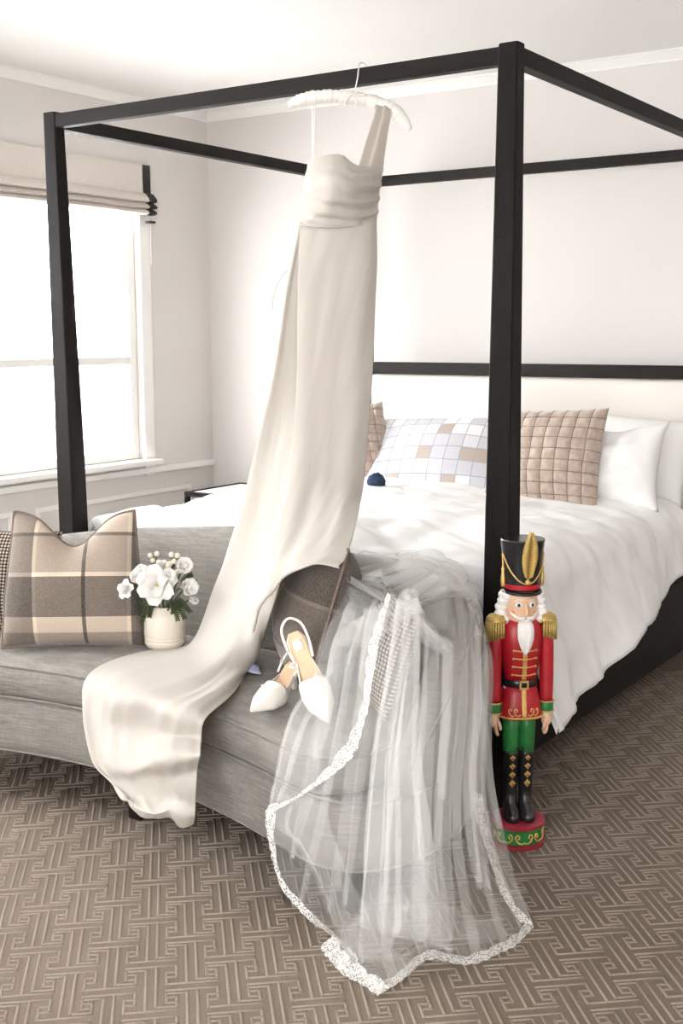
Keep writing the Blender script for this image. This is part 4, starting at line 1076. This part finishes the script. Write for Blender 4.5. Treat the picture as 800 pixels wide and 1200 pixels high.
# head, face
def head_r(z):
    zs = [.608, .625, .645, .665, .690, .712]; return np.interp(z, zs, [.028, .038, .0425, .044, .0445, .044])
vs = []; zs = [.604, .612, .625, .640, .655, .670, .690, .714]; seg = 32
for z in zs:
    r_ = head_r(z)*(.75 if z < .606 else 1)
    for k in range(seg):
        t = 2*math.pi*k/seg; vs.append((r_*.98*math.cos(t), r_*.92*math.sin(t)-(.002 if z < .64 else 0), z))
hdm = from_data('head', vs, grid_faces(len(zs), seg, 0, True)+[tuple(range(seg-1, -1, -1)), tuple((len(zs)-1)*seg+k for k in range(seg))], M_SKIN, NC)
def face(x, z, off=0):
    r_ = head_r(z); return np.array([x, -(r_*.92)*math.sqrt(max(0, 1-(x/(r_*.98))**2))-off, z])
tube('nose', cr(np.array([face(0, .683, -.002), face(0, .668, .005), face(0, .656, .011), face(0, .651, .007), face(0, .649, .0)]), 12), [.004, .0045, .005, .0055, .006, .0065, .007, .0072, .007, .006, .005, .003], M_SKIN, hdm, 12)
for s in (-1, 1):
    c = face(s*.0185, .676, .0005); rr = Euler((0, 0, s*.42)).to_matrix()
    ey = blob('eye', tuple(c), (.0092, .0035, .0072), M_WHITEP, hdm, 16, rr)
    blob('iris', tuple(c+np.array([s*.0002, -.0028, 0])), (.0046, .0018, .0050), M_BLUE, ey, 12, rr); blob('pupil', tuple(c+np.array([s*.0003, -.0043, 0])), (.0021, .0008, .0023), M_BLACK, ey, 10, rr)
    tube('eyebrow', cr(np.array([face(s*.009, .687, .001), face(s*.018, .690, .0015), face(s*.028, .686, .001)]), 10), .0016, M_WHITEP, hdm, 6)
    blob('cheek', tuple(face(s*.031, .655, -.0015)), (.0065, .003, .006), M_ROSY, hdm, 12, Euler((0, 0, s*.75)).to_matrix())
    blob('ear', (s*.0435, .002, .667), (.004, .008, .011), M_SKIN, hdm, 12)
    # moustache half
    tube('moustache', cr(np.array([face(0, .645, .003), face(s*.010, .641, .006), face(s*.022, .642, .005), face(s*.033, .650, .003), face(s*.037, .656, .002)]), 16), np.interp(np.linspace(0, 1, 16), [0, .3, .7, 1], [.003, .0052, .0036, .0012]), M_WHITEP, hdm, 10)
boxobj('mouth', tuple(face(0, .6345, .0008)), (.022, .003, .005), M_WHITEP, hdm, .001)
# beard
bv = []
for z, w, d in ((.632, .017, .004), (.622, .021, .009), (.605, .0225, .012), (.585, .021, .010), (.565, .015, .007), (.551, .008, .005), (.543, .002, .003)):
    cy = float(np.interp(z, [.543, .575, .605, .632], [-.0475, -.048, -.046, -.038]))
    for k in range(20):
        t = 2*math.pi*k/20; bv.append((w*math.cos(t)*(1+.05*math.sin(5*t)), cy+d*math.sin(t)-.002*math.cos(6*t), z))
from_data('beard', bv, grid_faces(7, 20, 0, True)+[tuple(range(19, -1, -1)), tuple(120+k for k in range(20))], M_WHITEP, NC)
# curly hair
hr = MB(); rs = random.Random(3)
for s in (-1, 1):
    for (x, y, z, r_) in ((.043, -.012, .698, .015), (.050, -.002, .682, .017), (.053, .006, .664, .018), (.055, .002, .646, .018), (.050, -.008, .632, .016), (.040, .016, .626, .02), (.044, .022, .655, .02), (.036, .030, .69, .02), (.030, .034, .66, .022), (.024, .034, .63, .022)):
        bm = bmesh.new(); bmesh.ops.create_uvsphere(bm, u_segments=14, v_segments=10, radius=r_)
        vv = [(s*x+v.co.x*(1+.12*math.sin(v.co.z*500)), y+v.co.y*(1+.12*math.sin(v.co.z*500)), z+v.co.z*.85) for v in bm.verts]; bm.verts.index_update()
        hr.add(vv, [tuple(v.index for v in f.verts) for f in bm.faces]); bm.free()
hr.build('hair', M_WHITEP, NC)
# tall hat
ht = lathe('hat', [(.046, .712), (.0475, .716), (.0475, .735), (.050, .765), (.0545, .81), (.0585, .842), (.0595, .846), (.058, .849), (.02, .8495)], M_BLACK, NC, 40, 1, 1, (0, 0))
lathe('hat_band', [(.0478, .716), (.0492, .717), (.0498, .728), (.0485, .7295)], M_RED, ht, 40)
vs = []
for r_, z in ((.046, .711), (.0535, .706), (.0535, .7095), (.048, .7155)):
    for k in range(40):
        t = 2*math.pi*k/40; f = max(0, -math.sin(t)); vs.append((r_*math.cos(t), r_*math.sin(t)*(1+.10*f), z-.003*f))
from_data('hat_brim', vs, grid_faces(4, 40, 0, True, True), M_BLACK, ht)
def hat_r(z): return np.interp(z, [.716, .735, .765, .81, .842], [.0475, .0475, .050, .0545, .0585])
tube('hat_cord', cr(np.array([on_cyl(hat_r(z)+.002, a, z) for a, z in ((-1.45, .812), (-1.0, .775), (-.5, .745), (0, .734), (.5, .745), (1.0, .775), (1.45, .812))]), 40), .0020, M_GOLD, ht, 6)
for s in (-1, 1):
    p0 = on_cyl(hat_r(.812)+.002, s*1.45, .812); p1 = on_cyl(hat_r(.77)+.004, s*1.45, .775); p2 = on_cyl(hat_r(.735)+.006, s*1.45, .722)
    tb = tube('tassel', cr(np.array([p0, p1, (p1+p2)/2, p2]), 16), [.0022]*6+[.0055, .004]+[.0045, .005, .0055, .006, .0062, .0062, .006, .0055], M_GOLD, ht, 10)
# gold feather on the hat front
fz = np.linspace(0, 1, 30); mb = MB()
spine = [on_cyl(hat_r(.742+.125*t)+.005+.004*math.sin(math.pi*t), .02+.05*t, .742+.128*t) for t in fz]
mb.tube(spine, np.interp(fz, [0, 1], [.0035, .0015]), 8)
for i in range(2, 29):
    t = fz[i]; w = .021*math.sin(math.pi*min(1, .12+.86*t))**.8
    for s in (-1, 1):
        a = spine[i]; b = a+np.array([s*w*.7, -.004, .006]); c = a+np.array([s*w, .001+.001*math.sin(i*2.3), .016*(1-.5*t)])
        mb.tube([a, b, c], [.0034, .0046, .0018], 6, flat=.7)
mb.build('feather', M_GOLDG, ht); blob('hat_button', tuple(on_cyl(hat_r(.740)+.004, .02, .740)), (.007, .005, .007), M_GOLD, ht, 14)

# ------------------------------------------------------------------ slingback pumps
def make_pump(label):
    r = thing('slingback_pump', label, 'shoe', group='pair of ivory slingback pumps')
    xs = [0, .02, .05, .09, .13, .165, .20, .235, .262]; hw = [.014, .0235, .0235, .0215, .029, .0355, .030, .015, .002]; zz = [.068, .068, .063, .042, .016, .005, .004, .007, .010]
    fz = lambda x: float(np.interp(x, xs, zz)); fw = lambda x: float(np.interp(x, xs, hw))
    X = np.linspace(0, .262, 50); n = 9
    def surf(dz, k): return np.array([[(x, k*fw(x)*a, fz(x)+dz) for a in np.linspace(-1, 1, n)] for x in X])
    sheet('sole', surf(-.002, 1.02), M_SHOE, r, .004); 
    ins = sheet('insole', surf(.003, .93), M_INSOLE, r, .002)
    sheet('insole_label', np.array([[(x, .011*a, fz(x)+.0052) for a in np.linspace(-1, 1, 4)] for x in np.linspace(.030, .058, 8)]), M_SHOE, ins, .0008)
    # vamp: closed toe
    Xv = np.linspace(.150, .262, 30); m = 24; G = []
    for x in Xv:
        h = float(np.interp(x, [.15, .175, .21, .24, .262], [.046, .041, .030, .019, .008])); w = fw(x)*1.06
        cut = .0
        G.append([(x-.018*(abs(math.cos(t))**2)*max(0, (.17-x)/.02) if x < .17 else x, -w*math.copysign(abs(math.cos(t))**.75, math.cos(t)), fz(x)-.002+h*abs(math.sin(t))**.8) for t in np.linspace(0, math.pi, m)])
    up = sheet('vamp', np.array(G), M_SHOE, r, .002)
    for s in (-1, 1):   # side wings sweeping back to the strap
        G = []
        for x in np.linspace(.085, .156, 16):
            h = float(np.interp(x, [.085, .11, .14, .156], [.010, .017, .026, .034])); w = fw(x)*1.05
            G.append([(x, s*(w-.004*(t**2)), fz(x)-.002+h*t) for t in np.linspace(0, 1, 8)])
        sheet('side_wing', np.array(G), M_SHOE, r, .002)
    st = cr(np.array([(.088, -.0235, .058), (.05, -.029, .082), (.01, -.025, .103), (-.012, 0, .110), (.01, .025, .103), (.05, .029, .082), (.088, .0235, .058)]), 40)
    tube('heel_strap', st, .0032, M_SHOE, r, 8, flat=.5); bz = boxobj('strap_buckle', (.06, -.0300, .078), (.011, .004, .009), M_WIRE, r, .001)
    vs = []
    for z, w, cx in ((.001, .007, .034), (.004, .0075, .034), (.03, .0085, .031), (.055, .015, .026), (.066, .021, .022)):
        for k in range(12):
            t = 2*math.pi*k/12; vs.append((cx+w*.9*math.cos(t), w*math.sin(t), z))
    from_data('heel', vs, grid_faces(5, 12, 0, True)+[tuple(range(11, -1, -1)), tuple(48+k for k in range(12))], M_SHOE, r)
    return r
def pose(o, origin, xdir, zdir):
    x = Vector(xdir).normalized(); z = Vector(zdir); z = (z-x*z.dot(x)).normalized(); y = z.cross(x)
    M = Matrix((x, y, z)).transposed().to_4x4(); o.matrix_world = Matrix.Translation(Vector(origin)) @ M
s1 = make_pump('ivory slingback pump lying flat on the sofa seat, toe to the left')
toe = Vector(PZ(294, 838, .466)); hl = Vector(PZ(372, 793, .466)); d = (toe-hl).normalized()
pose(s1, toe-d*.262, d, (.10, -.15, 1)); s1.location.z += .002
s2 = make_pump('ivory slingback pump propped on its toe against the plaid cushion')
toe = Vector(PZ(386, 850, .480)); hl = min((Vector(P(351, 764, y)) for y in np.linspace(-.80, -.3, 60)), key=lambda q: abs((toe-q).length-.262)); d = (toe-hl).normalized()
pose(s2, hl, d, tuple(CAM-np.array(hl)+np.array([-.3, 0, .9])))

# ------------------------------------------------------------------ vase and flowers on the sofa seat
VB = PZ(194, 757, .466); VB[2] = .464
vase = thing('vase', 'cream ceramic vase with ridged lower half on the sofa seat', 'vase', tuple(VB))
vz = lathe('body', [(.040, .001), (.054, .004), (.060, .014), (.0605, .022), (.0585, .026), (.0615, .030), (.0595, .034), (.0615, .040), (.061, .075), (.060, .095), (.056, .108), (.049, .117), (.047, .121), (.0485, .127), (.045, .128), (.043, .122), (.044, .10), (.03, .02)], M_CERAMIC, vase, 40)
VT = VB+np.array([0, 0, .10])
def petal_mesh(name, L, W, cup, curl, n=14, tip=.6):
    vs = []
    for j in range(n):
        t = j/(n-1); w = W*(math.sin(math.pi*min(1, .10+.78*t**.8))**.7)*(1-.25*tip*t**6)
        for i in range(11):
            a = -1+2*i/10; vs.append((a*w, L*t, cup*L*(math.sin(math.pi*t*.75))*.5+curl*L*t**3+.22*W*a*a*math.sin(math.pi*t)+.04*W*math.sin(5*a+3*t)))
    me = bpy.data.meshes.new(name); me.from_pydata(vs, [], grid_faces(n, 11)); me.materials.append(M_PEARL)
    for p in me.polygons: p.use_smooth = True
    return me
PM = {'wide': petal_mesh('petal', 1, .46, .35, -.08), 'cup': petal_mesh('petal', 1, .62, .9, .25), 'bud': petal_mesh('petal', 1, .55, 1.1, .75)}
def bloom(name, label, px, py, dY, rad, facing, layers, centre=True, cat='flower'):
    c = P(px, py, VB[1]+dY)
    r = thing(name, label, cat, group='white blooms in the vase')
    f = Vector(facing).normalized(); z = f; x = Vector((0, 0, 1)).cross(z).normalized(); y = z.cross(x)
    r.matrix_world = Matrix.Translation(Vector(c)) @ Matrix((x, y, z)).transposed().to_4x4()
    inv = r.matrix_world.inverted(); k = 0
    for (kind, n, sc, tilt, lift) in layers:
        for i in range(n):
            o = bpy.data.objects.new('petal', PM[kind]); COL.objects.link(o); o.parent = r
            a = 2*math.pi*(i+.5*k)/n+.2*math.sin(i*7+px); o.matrix_local = Matrix.Translation((0, 0, lift*rad)) @ Matrix.Rotation(a, 4, 'Z') @ Matrix.Rotation(R(tilt)+.12*math.sin(i*3.1+py), 4, 'X') @ Matrix.Diagonal((rad*sc,)*3+(1,))
        k += 1
    if centre: blob('flower_centre', (0, 0, .06*rad), (.16*rad, .16*rad, .13*rad), M_CENTRE, r, 12)
    p0 = np.array(c); p2 = VT+np.array([.02*math.sin(px), .02*math.cos(px), -.03])
    st = cr(np.array([p0, .5*(p0+p2)+np.array([0, 0, .01]), p2]), 10)
    tube('stem', [inv @ Vector(q) for q in st], .0025, M_CEDAR, r, 6)
    return r
tocam = CAM-VB; tocam = tocam/np.linalg.norm(tocam)
def fc(dx, dz): return tuple(tocam+np.array([dx*.82, dx*.56, dz]))
bloom('magnolia', 'large open white magnolia at the front centre of the vase', 184, 686, -.075, .062, fc(-.1, .15), [('wide', 6, 1.0, 12, 0), ('wide', 3, .75, 38, .03)])
bloom('rose', 'round white rose at the upper right of the bouquet', 213, 666, -.02, .040, fc(.25, .25), [('cup', 5, .95, 28, 0), ('cup', 4, .75, 50, .05), ('bud', 3, .5, 62, .1)], False)
bloom('rose', 'white rose above and behind the open magnolia', 191, 670, -.005, .036, fc(.0, .5), [('cup', 5, .95, 30, 0), ('cup', 4, .75, 52, .05), ('bud', 3, .5, 64, .1)], False)
bloom('rose', 'white rose at the upper left behind the magnolia', 168, 677, -.06, .038, fc(-.35, .3), [('cup', 6, 1.0, 22, 0), ('cup', 4, .75, 48, .05), ('bud', 3, .5, 62, .1)], False)
bloom('rosebud', 'white flower nodding over the cushion at the far left of the bouquet', 151, 691, -.13, .034, fc(-.7, .05), [('wide', 5, 1.0, 28, 0), ('cup', 3, .7, 55, .05)], False)
bloom('ranunculus', 'half open ivory ranunculus low on the right of the bouquet', 217, 689, -.045, .040, fc(.45, .05), [('cup', 6, 1.0, 34, 0), ('cup', 5, .8, 54, .05), ('bud', 4, .55, 66, .1)], False)
bloom('rosebud', 'small ivory bud hanging at the lower right of the bouquet', 223, 702, -.03, .020, fc(.6, -.3), [('bud', 5, 1.0, 55, 0)], False)
bloom('rosebud', 'small white blossom between the magnolia and the round rose', 197, 675, -.06, .026, fc(.1, .2), [('cup', 5, 1.0, 20, 0), ('cup', 3, .6, 48, .05)], False)
def berry_sprig(label, spots, base):
    r = thing('berry_sprig', label, 'berries', tuple(P(*base)), group='cream berry sprigs in the vase'); L0 = np.array(r.location)
    b0 = np.array([0, 0, 0.]); 
    tube('stem', cr(np.array([b0, .6*(VT-L0)+np.array([0, 0, .02]), VT-L0+np.array([0, 0, -.03])]), 10), .0022, M_CEDAR, r, 6)
    for (px, py, dY, s) in spots:
        q = P(px, py, VB[1]+dY)-L0; blob('berry', tuple(q), (s, s, s), M_BERRY, r, 12); tube('twig', [b0, q*.6+np.array([0, 0, -.003]), q], .0014, M_CEDAR, r, 5)
    return r
berry_sprig('cream berries standing up at the top left of the bouquet', [(176, 651, 0, .0085), (184, 649, .01, .0085), (179, 657, -.01, .008), (186, 659, -.01, .0085), (181, 664, -.015, .008)], (181, 666, VB[1]))
berry_sprig('cream berries standing up at the top right of the bouquet', [(201, 650, 0, .0085), (208, 651, .01, .0085), (199, 661, -.01, .0085), (204, 658, -.01, .008), (197, 665, -.02, .0085), (208, 670, -.03, .008)], (202, 668, VB[1]))
def cedar(label, tips, base):
    r = thing('cedar_sprig', label, 'greenery', tuple(P(*base)), group='cedar sprigs in the vase'); L0 = np.array(r.location); rs = random.Random(len(label))
    tube('stem', cr(np.array([np.zeros(3), .5*(VT-L0)+np.array([0, 0, .015]), VT-L0+np.array([0, 0, -.02])]), 8), .002, M_CEDAR, r, 6)
    for (px, py, dY) in tips:
        q = P(px, py, VB[1]+dY)-L0; sp_ = cr(np.array([np.zeros(3), q*.5+np.array([0, 0, .008]), q]), 14); mb = MB(); mb.tube(sp_, .0014, 5)
        for i in range(2, 14):
            for s in (-1, 1):
                t = sp_[min(i, 13)]-sp_[i-1]; t /= np.linalg.norm(t); sd = np.cross(t, tocam); sd /= np.linalg.norm(sd)
                e = sp_[i]+(t*.010+sd*s*.011)*(1.1-.5*i/13)+tocam*rs.uniform(-.004, .006); m_ = (sp_[i]+e)/2+tocam*.002
                mb.tube([sp_[i], m_, e], [.0012, .0026, .0010], 5)
        mb.build('frond', M_CEDAR, r)
cedar('dark cedar sprig drooping over the left rim of the vase', [(158, 722, -.02), (166, 728, -.06), (175, 722, -.075), (150, 712, .0)], (178, 706, VB[1]-.05))
cedar('dark cedar sprig drooping over the right rim of the vase', [(208, 726, -.075), (216, 724, -.06), (222, 716, -.04), (203, 718, -.08)], (203, 703, VB[1]-.045))
cedar('pine tips poking out at the right between rose and ranunculus', [(229, 682, -.02), (228, 694, -.03), (224, 674, .0)], (212, 688, VB[1]-.02))

# ------------------------------------------------------------------ lavender scrap between gown and cushion
g = patch(Q([[(286, 778, 'Z', .48), (294, 778, 'Z', .485), (303, 780, 'Z', .478)], [(284, 785, 'Z', .470), (294, 788, 'Z', .474), (306, 790, 'Z', .468)]]), 8, 10)
g = push_out(g, .006, .1, .01, 0); tag(sheet('satin_scrap', g, M_LAV, None, .003), 'small lavender blue satin scrap on the seat between dress and plaid cushion', 'fabric scrap')
